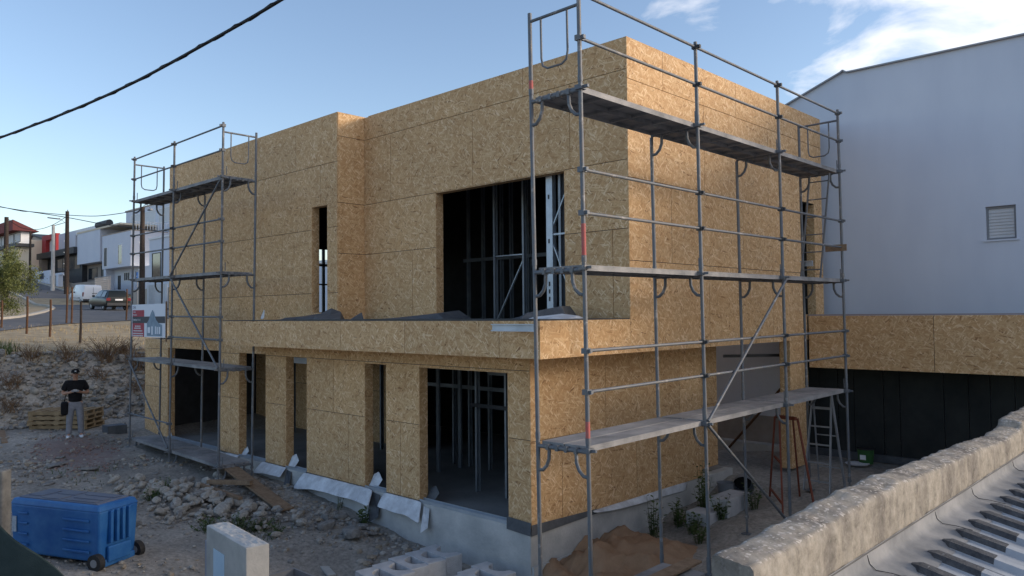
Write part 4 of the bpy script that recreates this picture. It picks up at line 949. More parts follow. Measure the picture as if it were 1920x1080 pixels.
for x, y, h, n, lb in ((-.62, 3.55, .75, 14, 'tall dark weed against the plinth beside the sand pile'), (-.45, 4.1, .55, 16, 'bushy dark weed beside the smaller grey block'), (-.3, 4.7, .8, 14, 'tall dark weed between the two pale blocks'), (-.05, 3.9, .4, 14, 'low dark weed in front of the smaller grey block'), (.15, 4.5, .45, 12, 'low dark weed in front of the larger pale block'),
                      (-.55, 5.15, .95, 9, 'tallest thin weed against the plinth below the white flap end'), (.3, 3.5, .35, 12, 'shortest dark weed at the right foot of the sand pile'), (.45, 5.2, .5, 10, 'dark weed right of the larger pale block')):
    weed('weed', lb, x, y, h, n, group='weeds behind the right scaffold')
for x, y, h, n, lb in ((-8.55, -1.55, .34, 16, 'taller green weed amid the pale rubble behind the blue bin'), (-8.35, -1.85, .28, 14, 'shorter green weed right behind the blue bin')):
    weed('weed', lb, x, y, h, n, group='weeds by the rubble', lw=.022)
for x, y, h, n, lb in ((-6.2, -1.75, .20, 22, 'low green weed just left of the concrete block with the blue door'), (-5.9, -1.3, .30, 26, 'tallest green weed behind the concrete block with the blue door'), (-5.7, -1.05, .24, 22, 'green weed behind the concrete block, beside the tallest one'), (-6.6, -1.4, .16, 16, 'small flat weed at the right foot of the pale rubble'), (-5.3, -.9, .16, 14, 'small flat weed below the end of the ramp plank')):
    weed('weed', lb, x, y, h, n, group='weeds behind the concrete wall', spread=.35, lw=.02)
weed('weed', 'small leafy weed sprouting against the plinth beside the broken stones', -4.72, .48, .34, 9, lw=.035)
weed('weed', 'thin weed by the plinth under the long white flap', -5.6, .5, .4, 4, lw=.014)
def grass(name, boxes, m, kind='stuff'):
    V, F = [], []
    for (x0, x1, y0, y1, n, h0, h1, w) in boxes:
        for i in range(n):
            x = random.uniform(x0, x1); y = random.uniform(y0, y1)
            if noise.noise(Vector((x*.5, y*.5, 5))) < random.uniform(-.5, .35): continue
            z = zg(x, y)-.02; h = random.uniform(h0, h1); a = random.uniform(0, 6.28); l = h*random.uniform(.1, .6); o = len(V)
            wx, wy = math.cos(a+1.57)*w, math.sin(a+1.57)*w
            V += [(x-wx, y-wy, z), (x+wx, y+wy, z), (x+math.cos(a)*l, y+math.sin(a)*l, z+h)]; F.append((o, o+1, o+2))
    me = bpy.data.meshes.new(name); me.from_pydata(V, [], F); me.materials.append(m); o = bpy.data.objects.new(name, me); COL.objects.link(o); o['kind'] = kind
grass('dry_grass', [(-33, -20.6, -4, 8, 6500, .03, .16, .012), (-21.0, -19.9, -5, 6, 450, .10, .4, .012), (-18.5, -17.2, -5, -2.5, 300, .1, .4, .012)], DRYG)
grass('green_grass', [(-24, -20.6, -4.2, -1.0, 1600, .1, .5, .016), (-13, -10, -2.6, -1.2, 250, .03, .10, .01), (-7.2, -5, -1.9, -.6, 700, .03, .12, .008)], LEAF)
def brush(x, y, h, n, label):
    r = random.Random(int(abs(x*91+y*53))); mb = MB()
    for i in range(n):
        a = r.uniform(0, 6.28); l = h*r.uniform(.5, 1); q = h*r.uniform(.2, .8); p = Vector((r.uniform(-.2, .2), r.uniform(-.2, .2), 0)); t = p+Vector((math.cos(a)*q, math.sin(a)*q, l)); mid = p.lerp(t, .55)+Vector((0, 0, l*.15))
        mb.tube([p, mid, t], [.008, .006, .003], 4, False)
        for k in range(3):
            c = p.lerp(t, r.uniform(.4, .95)); mb.tube([c, c+Vector((r.uniform(-.25, .25), r.uniform(-.25, .25), r.uniform(-.02, .25)))*h], [.004, .002], 3, False)
    o = mb.build('dry_bush', DRYB); o.location = (x, y, zg(x, y)-.03); tag(o, label, 'bush', 'dry bushes on the stone bank')
for x, y, h, n in ((-20.1, .1, .7, 40), (-20.0, 1.2, .9, 55), (-19.6, 2.1, .8, 45), (-20.2, -.9, .6, 35), (-19.9, 2.9, .5, 30), (-18.9, -2.6, .8, 40), (-18.6, -3.4, .9, 40), (-19.3, .8, .5, 30), (-18.8, 1.7, .45, 30), (-18.4, -1.9, .5, 34), (-19.2, -1.6, .55, 36), (-20.3, 1.9, .6, 40)):
    brush(x, y, h, n, 'dead brown brush on the stone bank, '+{.1: 'above the head of the standing person', 1.2: 'thickest clump, right of the standing person', 2.1: 'right of the thickest clump, under the site board', -.9: 'left of the standing person at the bank top', 2.9: 'farthest right, nearest the house', -2.6: 'low clump at the left photo edge', -3.4: 'leftmost clump by the photo edge', .8: 'small clump halfway down beside the standing person', 1.7: 'low clump halfway down under the site board', -1.9: 'low clump left of the pallets', -1.6: 'clump above the left end of the pallets', 1.9: 'on the bank top behind the thickest clump'}[y])
def tree(label, x, y, h, rad, nleaf, seed, zc=.62):
    r = random.Random(seed); T = thing('tree', label, 'tree', (x, y, zg(x, y)-.05)); mb = MB(); tips = []
    mb.tube([(0, 0, 0), (.1, .05, h*.2), (.05, .1, h*.4)], [.14, .11, .09], 8)
    for i in range(16):
        a = r.uniform(0, 6.28); e = r.uniform(-.15, 1.3); l = rad*r.uniform(.65, 1.1)
        b0 = Vector((.05, .08, h*r.uniform(.14, .50))); t = b0+Vector((math.cos(a)*math.cos(e)*l, math.sin(a)*math.cos(e)*l, math.sin(e)*l*1.05)); mb.tube([b0, b0.lerp(t, .5)+Vector((0, 0, .12)), t], [.05, .03, .012], 5, False)
        for k in range(6): tips.append(b0.lerp(t, r.uniform(.4, 1.05))+Vector((r.uniform(-.35, .35), r.uniform(-.35, .35), r.uniform(-.3, .35))))
    mb.build('trunk', BARK, T); lf = MB()
    for i in range(nleaf):
        c = r.choice(tips)+Vector((r.gauss(0, .2), r.gauss(0, .2), r.gauss(0, .2)))
        d = Vector((r.gauss(0, 1), r.gauss(0, 1), r.gauss(.3, 1))).normalized(); s = d.cross(Vector((r.gauss(0, 1), r.gauss(0, 1), r.gauss(0, 1)))).normalized()*r.uniform(.016, .03); l = r.uniform(.07, .15)
        lf.add([c, c+d*l*.5+s, c+d*l, c+d*l*.5-s], [(0, 1, 2, 3)])
    lf.build('foliage', OLIVE, T)
tree('olive green bushy tree standing beside the road at the far left', -40.9, 2.3, 4.5, 2.1, 20000, 5)
# ------------------------------------------------------------------ yard things
# fence stakes in the field
for x, y, h, lb in ((-23.8, 1.6, 1.5, 'thickest dark wooden stake nearest the stone bank'), (-26.8, 1.44, 1.45, 'rusty stake second from the stone bank in the dry field'), (-28.6, 1.1, 1.5, 'rusty stake standing in front of the olive tree, right of its crown'), (-31.7, .93, 1.2, 'short rusty stake at the left photo edge below the tree'),
                    (-33.8, 4.05, 1.75, 'left stake of the close pair at the road edge'), (-33.7, 4.24, 1.75, 'right stake of the close pair at the road edge'), (-35.6, 7.4, 1.65, 'rusty stake at the road edge in front of the dark car')):
    o = MB().tube([(0, 0, -.2), (.03, .02, h*.5), (.05, .01, h)], [.045, .042, .038], 7).build('fence_stake', RUST if h != 1.5 or x < -28 else PWOOD); o.location = (x, y, zg(x, y)); tag(o, lb, 'stake', 'old fence stakes in the dry field')
# stacked pallets behind the person
PD = Vector((-.95, -1.0, 0)).normalized()
pa = math.atan2(1.0, 1.0)
def pallet(label, loc, rz):
    T = thing('pallet', label, 'pallet', loc, rz, 'wooden pallets stacked by the stone bank')
    for i in range(7): MB().box(-.75+i*.235, -.75+i*.235+.13, -.5, .5, .105, .125).build('board', PALM, T)
    for j in (-.45, 0, .45): MB().box(-.75, .79, j-.045, j+.045, .022, .104).build('bearer', PALM, T)
    for i in (0, 3, 6): MB().box(-.75+i*.235, -.75+i*.235+.13, -.5, .5, 0, .0215).build('board', PALM, T)
    return T
zz = zg(-17.0, -.8)
for k, lb in enumerate(('lowest wooden pallet of the stack behind the standing person', 'second wooden pallet up in the stack behind the standing person', 'third wooden pallet up in the stack behind the standing person', 'topmost wooden pallet of the stack behind the standing person')):
    pallet(lb, (-17.0+random.uniform(-.05, .05), -.8+random.uniform(-.05, .05), zz+.126*k), pa+random.uniform(-.06, .06))
o = MB().bar((-17.4, -2.25, .12), (-15.5, -2.62, .06), .13, .03).build('plank', WOOD); tag(o, 'pale narrow plank lying on the ground left of the pallets', 'plank')
o = bevel(MB().bar((-8.75, -.2, .06), (-6.15, -.25, -.47), .30, .04).build('plank', WOOD), .005); tag(o, 'wide brown ramp plank leaning from the left scaffold to the rubble', 'plank')
o = MB().bar((-8.3, -.75, -.18), (-7.3, -.35, -.12), .10, .08).build('timber_offcut', WOOD); tag(o, 'short squared timber under the ramp plank', 'timber')
o = MB().bar((-8.4, -.9, -.22), (-6.95, -.75, -.3), .09, .05).build('timber_offcut', WOOD); tag(o, 'long thin timber lying on the rubble beside the ramp plank', 'timber')
o = MB().obox((-15.35, -.1, zg(-15.3, -.1)+.1), X3*.2, Y3*.25, Z3*.12).build('membrane_roll', GMEM); tag(o, 'grey bundle of membrane at the far left foot of the house', 'bundle')
# blue wheeled bin lying on its side
BIN = thing('wheeled_bin', 'large blue plastic wheeled bin lying on its back in the yard', 'bin', (-5.36, -3.75, -.58), math.atan2(-.398, -.917))
BIN.scale = (1.16, .90, 1.08)
# local x: towards the left end (bin mouth), local y: away (rotated frame), z up
def bbox(x0, x1, y0, y1, z0, z1, m, name, par=None, bw=.02): return bevel(MB().box(x0, x1, y0, y1, z0, z1).build(name, m, par or BIN), bw, 3)
def taper(name, m, z0, z1, e0, e1, x0=0, x1=1.58, y0=-.80, y1=0):
    vs = []
    for z, e in ((z0, e0), (z1, e1)): vs += [(x0+e, y0+e, z), (x1-e*.6, y0+e, z), (x1-e*.6, y1-e, z), (x0+e, y1-e, z)]
    mb = MB(); mb.add(vs, [(3, 2, 1, 0), (4, 5, 6, 7), (0, 1, 5, 4), (1, 2, 6, 5), (2, 3, 7, 6), (3, 0, 4, 7)]); return mb.build(name, m, BIN)
body = bevel(taper('body', BLUE, .10, .80, .03, .0), .035, 3)
rim = bevel(taper('rim', BLUE, .78, .87, -.012, .03), .03, 3)
lid = bbox(.10, 1.50, -.72, -.08, .862, .885, BLID, 'lid', None, .01)
for x0, x1, y0, y1 in ((.18, .70, -.66, -.5), (.18, .70, -.44, -.28), (.18, .70, -.22, -.12), (.80, 1.12, -.66, -.42), (.80, 1.12, -.36, -.12), (1.2, 1.44, -.6, -.2)):
    bbox(x0, x1, y0, y1, .8855, .894, BLID, 'lid_rib', lid, .004)
for z in (.22, .36, .50, .64): bbox(.16, .62, .0, .022, z, z+.035, BLUE, 'side_rib', None, .012)
for z in (.22, .37, .52, .66): bbox(1.25, 1.42, .0, .018, z, z+.03, BLUE, 'side_rib', None, .01)
for y in (-.24, -.36, -.48, -.60): bbox(-.045, .01, y, y+.055, .34, .78, BLUE, 'end_rib', None, .012)
bbox(-.03, .02, -.62, -.16, .08, .30, BLUE, 'end_skirt'); 
MB().box(1.46, 1.535, .001, .006, .40, .62).build('sticker', mat('bin_sticker', (.24, .30, .38), .6, var=(.40, .45, .52), vscale=30), BIN)
for y, nm in ((.015, 'a'), (-.80, 'b')):
    w = MB().tube([(.03, y-.05, .115), (.03, y+.05, .115)], .115, 20).build('wheel', RUBB, BIN); bevel(w, .012, 2)
    MB().tube([(.03, y-.055, .115), (.03, y+.056, .115)], .055, 14).build('hub', GREY, w)
bbox(.0, .10, -.74, -.06, .02, .12, BLUE, 'axle_block', None, .02)
# concrete meter block in front
MW = thing('meter_wall', 'free standing pale concrete block with a light blue door, its top rough', 'block', (-1.79, -3.14, -1.0), math.atan2(-.1, 1))
mb = MB(); nxx, nyy = 26, 8; vs = []
b = bmesh.new(); bmesh.ops.create_grid(b, x_segments=1, y_segments=1, size=.1); b.free()
o = MB().box(-1.36, 0, -.145, .145, 0, 1.37).build('block', CONC2, MW); bevel(o, .012, 2)
vs = [(-1.355+1.35*i/nxx, -.14+.28*j/nyy, 1.372+.022*noise.noise(Vector((i*.9, j*.9, 0)))*(0 if i in (0, nxx) or j in (0, nyy) else 1)+(.010 if 0 < i < nxx and 0 < j < nyy else -.004)) for i in range(nxx+1) for j in range(nyy+1)]
MB().add(vs, [(i*(nyy+1)+j, (i+1)*(nyy+1)+j, (i+1)*(nyy+1)+j+1, i*(nyy+1)+j+1) for i in range(nxx) for j in range(nyy)]).build('rough_top', CONC, MW)
MB().box(-1.08, -.70, -.152, -.1455, .25, 1.13).build('door', PBLUE, MW)
o = bevel(MB().obox((-3.38, -2.86, -.46), Vector((.26, -.025, 0)), Vector((.01, .11, 0)), Z3*.50).build('plastic_box', mat('lavender_grey_plastic', (.27, .28, .33), .55), None), .01); tag(o, 'dull grey upright box behind the left end of the concrete block', 'box')
# grey trough
T = thing('trough', 'grey open plastic trough at the bottom edge beside the concrete block', 'trough', (-2.75, -2.12, -.97), .0)
for a in ((-.55, .55, -.36, -.33, 0, .42), (-.55, .55, .33, .36, 0, .42), (-.55, -.52, -.329, .329, 0, .42), (.52, .55, -.329, .329, 0, .42), (-.519, .519, -.329, .329, 0, .03)):
    MB().box(*a).build('side' if a[5] > .1 else 'floor', GREY, T)
# channel blocks with half round cut
def chan(label, loc, rz, L=.68, Wd=.40, Hh=.315, R=.20):
    poly = [(-L/2, 0), (L/2, 0), (L/2, Hh)]+[(R*math.cos(PI*k/10), Hh-R*.95*math.sin(PI*k/10)) for k in range(11)]+[(-L/2, Hh)]
    m = MB(); n = len(poly)
    # built lying on its side: the half round opening faces sideways and shows as a scallop in the top face
    half = n//2
    vs = [Vector((x, z-Hh, 0)) for x, z in poly]+[Vector((x, z-Hh, Wd)) for x, z in poly]
    m.add(vs, [tuple(range(n))[::-1], tuple(range(n, 2*n))]+[(i, (i+1) % n, n+(i+1) % n, n+i) for i in range(n)])
    o = m.build('channel_block', BLOCKM, None, True); o.location = loc; o.rotation_euler = (0, 0, rz); bevel(o, .006, 1)
    tag(o, label, 'concrete block', 'scalloped concrete channel blocks at the foot of the plinth'); return o
rz = -.10
rows_ = [('wide middle row', -2.30, .36, 5, .335), ('row by the house corner', -1.22, .46, 4, .33)]
ordn = ('closest to the plinth', 'second from the plinth', 'third from the plinth', 'fourth from the plinth', 'nearest the bottom edge')
for nm_, x0, y0, cnt, stp in rows_:
    for i in range(cnt):
        x, y = x0+.045*i+random.uniform(-.03, .03), y0-stp*i
        top = -.55 if nm_.startswith('wide') else -.62
        o = chan('grey scalloped concrete block %s in the %s' % (ordn[i], nm_), (x, y, top-.40), rz+random.uniform(-.05, .05))
o = MB().bar((-3.9, -.9, -.86), (-3.4, -1.05, -.87), .12, .03).build('broken_slab', CONC2); tag(o, 'small broken slab lying flat in the gravel', 'slab')
# buckets behind the scaffold
for (x, y, r_, lb) in ((-.42, 5.75, .16, 'upright grey bucket'), (-.30, 6.2, .20, 'tipped grey bucket showing its dark mouth')):
    T = thing('bucket', lb+' in the shade beyond the weeds', 'bucket', (x, y, zg(x, y)+(.19 if r_ > .18 else 0)))
    if r_ > .18: T.rotation_euler = (PI/2+.1, 0, .5)
    MB().tube([(0, 0, -.02), (0, 0, .34)], [r_*.8, r_], 16, False).build('body', GREY, T); MB().tube([(0, 0, 0), (0, 0, .02)], r_*.8, 16).build('base', RUBB, T); MB().tube([(0, 0, .32), (0, 0, .34)], [r_*1.06, r_*1.06], 16, False).build('rim', GREY, T)
o = bevel(MB().obox((.05, 5.0, zg(.05, 5.0)+.14), X3*.20, Y3*.42, Z3*.16).build('concrete_block', BLOCKM), .01); tag(o, 'pale concrete block among the weeds behind the right scaffold', 'concrete block')
o = bevel(MB().obox((-.1, 4.35, zg(-.1, 4.35)+.08), X3*.22, Y3*.2, Z3*.12).build('concrete_block', BLOCKM), .01); tag(o, 'smaller grey block half hidden by weeds near the plinth', 'concrete block')
# bottom left: old concrete post and green net
o = MB().obox((-6.09, -4.93, .1), Vector((.72, .69, 0))*.22, Vector((-.69, .72, 0))*.10, Z3*.88).build('concrete_post', mat('worn_concrete', (.12, .118, .115), .95, 0, .1, var=(.24, .235, .22), vscale=4, bump=.4, bscale=30)); bevel(o, .03, 3); tag(o, 'worn grey concrete post at the left photo edge', 'post')
rows = []
for k in range(10):
    t = k/9; x = -2.0-t*2.1; y = -5.15-t*1.5; top = .42+.85*min(1, t*1.9)**.8+.05*math.sin(t*17)
    rows.append([(x-.05*j*0+.05*math.sin(j*1.3+k), y+.06*math.cos(k*1.7+j), -1.05+(top+1.05)*j/7) for j in range(8)])
o = strip('debris_net', TARP, rows, None); tag(o, 'dark green fence netting sagging at the bottom left', 'net')
# overhead cable
pts = [(-60, -12, 8.2), (-38, -9.2, 6.5), (-26, -7.4, 6.15), (-18.54, -6.03, 6.17), (-12.9, -4.78, 6.31), (-9.35, -4.16, 6.42), (-6.89, -3.75, 6.51), (-4.88, -3.49, 6.6), (-2.91, -3.27, 6.76), (-1.31, -3.12, 6.9), (.49, -3.07, 7.04), (6, -2.9, 7.6), (14, -2.8, 8.6)]
def smooth(p, k=6):
    p = [Vector(q) for q in p]; out = []
    for i in range(len(p)-1):
        a, b, c, d = p[max(0, i-1)], p[i], p[i+1], p[min(len(p)-1, i+2)]
        for j in range(k):
            t = j/k; out.append(.5*((2*b)+(c-a)*t+(2*a-5*b+4*c-d)*t*t+(3*b-a-3*c+d)*t**3))
    return out+[p[-1]]
sp = smooth(pts, 10)
m = MB(); m.tube(sp, .021, 8)
tw = []   # a thinner line twisted round it
for i, p in enumerate(sp): tw.append(p+Vector((0, .022*math.cos(i*1.3), .022*math.sin(i*1.3))))
m.tube(tw, .010, 6); o = m.build('power_cable', BLK); tag(o, 'thick black overhead cable crossing the top left sky', 'cable')
#PART5
# ------------------------------------------------------------------ person
PR = thing('person', 'person in black cap, black tee and grey trousers looking down at a hand held controller', 'person', (-14.95, -1.2, zg(-14.95, -1.2)), math.radians(73))
def skin(name, m, verts, edges, radii, root=0, sub=2, parent=PR):
    me = bpy.data.meshes.new(name); me.from_pydata(verts, edges, []); me.materials.append(m)
    o = bpy.data.objects.new(name, me); COL.objects.link(o); o.parent = parent
    s = o.modifiers.new('skin', 'SKIN'); s.use_smooth_shade = True
    lay = me.skin_vertices[0].data if me.skin_vertices else None
    if lay is None:
        b = bmesh.new(); b.from_mesh(me); b.verts.layers.skin.verify(); b.to_mesh(me); b.free(); lay = me.skin_vertices[0].data
    for i, r in enumerate(radii): lay[i].radius = r if isinstance(r, tuple) else (r, r); lay[i].use_root = (i == root)
    q = o.modifiers.new('sub', 'SUBSURF'); q.levels = q.render_levels = sub
    return o
V = []; E_ = []; Rr = []
def nd(p, r, par=None):
    V.append(p); Rr.append(r); i = len(V)-1
    if par is not None: E_.append((par, i))
    return i
pel = nd((0, 0, .93), (.11, .08)); sp1 = nd((0, 0, 1.10), (.105, .075), pel); ch = nd((0, 0, 1.32), (.12, .075), sp1); nb = nd((0, 0, 1.44), (.07, .07), ch); nk = nd((0, -.015, 1.51), .052, nb); hd = nd((0, -.045, 1.60), (.072, .085), nk); hd2 = nd((0, -.05, 1.69), (.07, .085), hd); nd((0, -.04, 1.745), (.04, .05), hd2)
hands = {}
for s in (-1, 1):
    h = nd((s*.10, .0, .90), .095, pel); k = nd((s*.12, -.015, .50), .062, h); a = nd((s*.135, .02, .10), .042, k); nd((s*.15, -.14, .045), .035, a)
    sh = nd((s*.185, 0, 1.40), .062, ch); el = nd((s*.285, .02, 1.13), .045, sh); wr = nd((s*.11, -.22, 1.18), .029, el); hn = nd((s*.075, -.28, 1.205), (.036, .024), wr)
    for q in range(4):
        b = nd((s*(.070-.006*q), -.315+.004*q, 1.235-.018*q), .010, hn); nd((s*(.035), -.325, 1.238-.018*q), .009, b)
    t = nd((s*.05, -.275, 1.24), .011, hn); nd((s*.03, -.30, 1.25), .009, t)
skin('body', SKIN, V, E_, Rr)
# face
f = MB()
f.add([(-.012, -.132, 1.60), (.012, -.132, 1.60), (0, -.158, 1.595), (0, -.130, 1.655)], [(0, 2, 3), (2, 1, 3), (0, 1, 2)]); f.build('nose', SKIN, PR)
for s in (-1, 1):
    MB().box(s*.03-.012, s*.03+.012, -.138, -.128, 1.640, 1.650).build('eye', HAIR, PR)
    MB().tube([(s*.075, -.05, 1.63), (s*.088, -.045, 1.60)], [.02, .014], 6).build('ear', SKIN, PR)
MB().box(-.022, .022, -.136, -.126, 1.562, 1.568).build('mouth', REDST, PR)
cp = MB(); 
for k in range(5):
    pass
cp.tube([(0, -.045, 1.665), (0, -.045, 1.70), (0, -.04, 1.745), (0, -.04, 1.768)], [.098, .098, .076, .02], 16)
cp.add([(-.075, -.125, 1.672), (.075, -.125, 1.672), (.055, -.215, 1.655), (-.055, -.215, 1.655), (-.075, -.125, 1.682), (.075, -.125, 1.682), (.055, -.215, 1.664), (-.055, -.215, 1.664)], [(3, 2, 1, 0), (4, 5, 6, 7), (0, 1, 5, 4), (1, 2, 6, 5), (2, 3, 7, 6), (3, 0, 4, 7)])
cp.build('cap', SHIRT, PR)
MB().box(-.02, .02, -.150, -.142, 1.70, 1.722).build('cap_badge', WFRAME, PR)
V = []; E_ = []; Rr = []
p0 = nd((0, 0, 1.12), (.165, .13)); w = nd((0, 0, .90), (.178, .14), p0); c = nd((0, 0, 1.33), (.19, .145), p0); nd((0, 0, 1.47), (.10, .09), c)
for s in (-1, 1):
    sh = nd((s*.19, 0, 1.40), .09, c); nd((s*.262, .015, 1.20), .085, sh)
skin('t_shirt', SHIRT, V, E_, Rr)
V = []; E_ = []; Rr = []
p0 = nd((0, .0, .90), (.152, .118)); nd((0, 0, 1.0), (.150, .112), p0)
for s in (-1, 1):
    h = nd((s*.095, 0, .78), (.100, .105), p0); k = nd((s*.12, -.015, .50), (.082, .085), h); a = nd((s*.135, .01, .20), (.070, .075), k); nd((s*.137, .0, .075), (.072, .08), a)
skin('trousers', TROUS, V, E_, Rr)
for s in (-1, 1):
    o = skin('shoe', SHOE, [(s*.136, .07, .045), (s*.142, -.03, .055), (s*.155, -.13, .04), (s*.162, -.20, .032)], [(0, 1), (1, 2), (2, 3)], [(.045, .045), (.048, .055), (.05, .04), (.036, .03)], 0, 2)
Q = Matrix.Translation(PR.location) @ Matrix.Rotation(math.radians(73), 4, 'Z')
T = thing('controller', 'small grey hand held controller with a pale screen', 'controller', Q@Vector((0, -.335, 1.215)), math.radians(73))
bevel(MB().box(-.085, .085, -.02, .035, -.02, .03).build('body', GREY, T), .008); MB().box(-.04, .04, -.035, -.022, .0, .05).build('screen', ALU, T)
T = thing('shoulder_bag', 'black bag hanging at the hip of the standing person', 'bag', Q@Vector((-.245, .03, .60)), math.radians(73))
bevel(MB().box(-.075, .09, -.16, .16, 0, .33).build('bag', SHIRT, T), .05, 3); MB().tube([(0, .02, .32), (.03, 0, .48), (.10, -.02, .62)], .012, 6).build('strap', SHIRT, T)
# ------------------------------------------------------------------ vehicles (both head towards -X, seen from behind)
def loft(name, m, secs, parent, smooth=True):
    """secs: list of (x, [(y,z)...]) closed rings"""
    n = len(secs[0][1]); vs = [Vector((x, y, z)) for x, r in secs for y, z in r]
    fs = [(i*n+j, (i+1)*n+j, (i+1)*n+(j+1) % n, i*n+(j+1) % n) for i in range(len(secs)-1) for j in range(n)]+[tuple(range(n)), tuple(range((len(secs)-1)*n, len(secs)*n))[::-1]]
    o = MB().add(vs, fs, False).build(name, m, parent, True); bevel(o, .05, 3)
    for p in o.data.polygons: p.use_smooth = True
    return o
def ring(zl, zb, zr, wl, wr): return [(-wl, zl), (wl, zl), (wl+.03, (zl+zb)/2), (wl, zb), (wr, zr), (-wr, zr), (-wl, zb), (-wl-.03, (zl+zb)/2)]
def wheels(T, xs_, y, r, w=.2):
    for x in xs_:
        for s in (-1, 1):
            o = MB().tube([(x, s*y-w/2, r), (x, s*y+w/2, r)], r, 20).build('wheel', RUBB, T); bevel(o, .03, 2)
            MB().tube([(x, s*y-w/2-.006, r), (x, s*y+w/2+.006, r)], r*.62, 14).build('rim', ALU, o)
ZV = zg(-75.5, 18.2)
T = thing('van', 'small white panel van parked uphill in front of the dark car', 'van', (-73.1, 17.75, zg(-73.1, 17.75)+.03)); T.rotation_euler = (0, math.radians(2.3), 0)
loft('body', VANW, [(0, ring(.38, .95, 1.55, .84, .74)), (-.12, ring(.30, .95, 1.80, .88, .74)), (-1.5, ring(.28, .95, 1.84, .90, .76)), (-2.7, ring(.28, .97, 1.80, .90, .74)), (-3.45, ring(.28, 1.0, 1.15, .88, .78)), (-4.1, ring(.28, .80, .95, .84, .72)), (-4.35, ring(.35, .65, .72, .74, .66))], T)
for s in (-1, 1):
    MB().add([(-2.35, s*.895, 1.02), (-3.15, s*.888, 1.05), (-2.75, s*.765, 1.66), (-2.35, s*.768, 1.68)], [(0, 1, 2, 3), (3, 2, 1, 0)]).build('side_window', GLASS, T)
    MB().box(-.16, -.01, s*.86-.05, s*.86+.05, .72, 1.12).build('tail_light', TAILR, T)
    MB().box(-2.95, -2.75, s*.93, s*1.12, 1.02, 1.2).build('mirror', DFRAME, T)
    MB().box(-3.1, -.75, s*.905-.02, s*.905+.02, .52, .60).build('rub_strip', DFRAME, T)
MB().add([(-2.78, -.66, 1.76), (-2.78, .66, 1.76), (-3.42, .74, 1.2), (-3.42, -.74, 1.2)], [(0, 1, 2, 3), (3, 2, 1, 0)]).build('windscreen', GLASS, T)
MB().box(-.1, .10, -.86, .86, .28, .48).build('rear_bumper', DFRAME, T); MB().box(.0, .03, -.28, .28, .70, .83).build('number_plate', PLATEM, T); MB().box(-.03, .012, -.012, .012, .5, 1.6).build('door_gap', DFRAME, T)
MB().box(.0, .03, -.1, .35, 1.0, 1.04).build('door_handle', DFRAME, T)
wheels(T, (-.75, -3.45), .80, .31)
T = thing('car', 'dark green hatchback parked at the kerb behind the white van', 'car', (-51.9, 12.7, zg(-51.9, 12.7)+.03)); T.rotation_euler = (0, math.radians(2.2), 0)
loft('body', CARD, [(0, ring(.45, .72, .90, .76, .70)), (-.06, ring(.30, .80, .95, .82, .72)), (-.9, ring(.24, .86, .96, .84, .74)), (-2.7, ring(.24, .86, .95, .85, .76)), (-3.7, ring(.26, .70, .82, .80, .68)), (-4.05, ring(.32, .55, .62, .70, .60))], T)
loft('cabin', CARD, [(-.04, ring(.88, .90, .96, .74, .70)), (-.42, ring(.88, .92, 1.43, .76, .55)), (-1.6, ring(.88, .92, 1.47, .78, .57)), (-2.2, ring(.88, .92, 1.40, .78, .55)), (-2.95, ring(.86, .88, .92, .74, .66))], T)
MB().add([(-.075, -.62, .98), (-.075, .62, .98), (-.385, .52, 1.36), (-.385, -.52, 1.36)], [(0, 1, 2, 3)]).build('rear_window', GLASS, T)
for s in (-1, 1):
    for x0, x1 in ((-.55, -1.3), (-1.38, -2.35)):
        MB().add([(x0, s*.785, .97), (x1, s*.79, .97), (x1+.15, s*.62, 1.36), (x0-.05, s*.605, 1.37)], [(0, 1, 2, 3), (3, 2, 1, 0)]).build('side_window', GLASS, T)
    MB().box(-.10, .02, s*.70-.13, s*.70+.13, .70, .90).build('tail_light', TAILR, T)
    MB().box(-2.5, -2.32, s*.86, s*1.0, .93, 1.06).build('mirror', CARD, T)
MB().box(-.06, .09, -.80, .80, .36, .56).build('rear_bumper', DFRAME, T); MB().box(.0, .03, -.26, .26, .72, .83).build('number_plate', PLATEM, T)
wheels(T, (-.72, -3.2), .74, .30, .18)
# ------------------------------------------------------------------ houses up the street
def hbox(T, name, m, x0, x1, y0, y1, z0, z1): return MB().box(x0, x1, y0, y1, z0, z1).build(name, m, T)
def win(T, x0, x1, z0, z1, y, gm=GLASS, fm=WFRAME, face='y', name='window', mull=0):
    """recessed-looking window: frame proud of the wall, pane as sub-part; face y: wall looks to -Y, face x: wall looks to +X (x0,x1 run along y)"""
    m = MB(); p = MB(); t = .07
    if face == 'y':
        m.box(x0, x1, y-.05, y+.02, z0, z0+t).box(x0, x1, y-.05, y+.02, z1-t, z1).box(x0, x0+t, y-.05, y+.02, z0+t, z1-t).box(x1-t, x1, y-.05, y+.02, z0+t, z1-t); p.box(x0+t, x1-t, y-.02, y+.02, z0+t, z1-t)
        for k in range(mull): c = x0+(x1-x0)*(k+1)/(mull+1); m.box(c-t*.4, c+t*.4, y-.045, y-.021, z0+t, z1-t)
    else:
        m.box(y-.02, y+.05, x0, x1, z0, z0+t).box(y-.02, y+.05, x0, x1, z1-t, z1).box(y-.02, y+.05, x0, x0+t, z0+t, z1-t).box(y-.02, y+.05, x1-t, x1, z0+t, z1-t); p.box(y-.02, y+.02, x0+t, x1-t, z0+t, z1-t)
        for k in range(mull): c = x0+(x1-x0)*(k+1)/(mull+1); m.box(y+.021, y+.045, c-t*.4, c+t*.4, z0+t, z1-t)
    f = m.build(name, fm, T); p.build('pane', gm, f); return f
T = thing('house', 'white two storey house with an overhanging upper floor behind the parked cars', 'house')
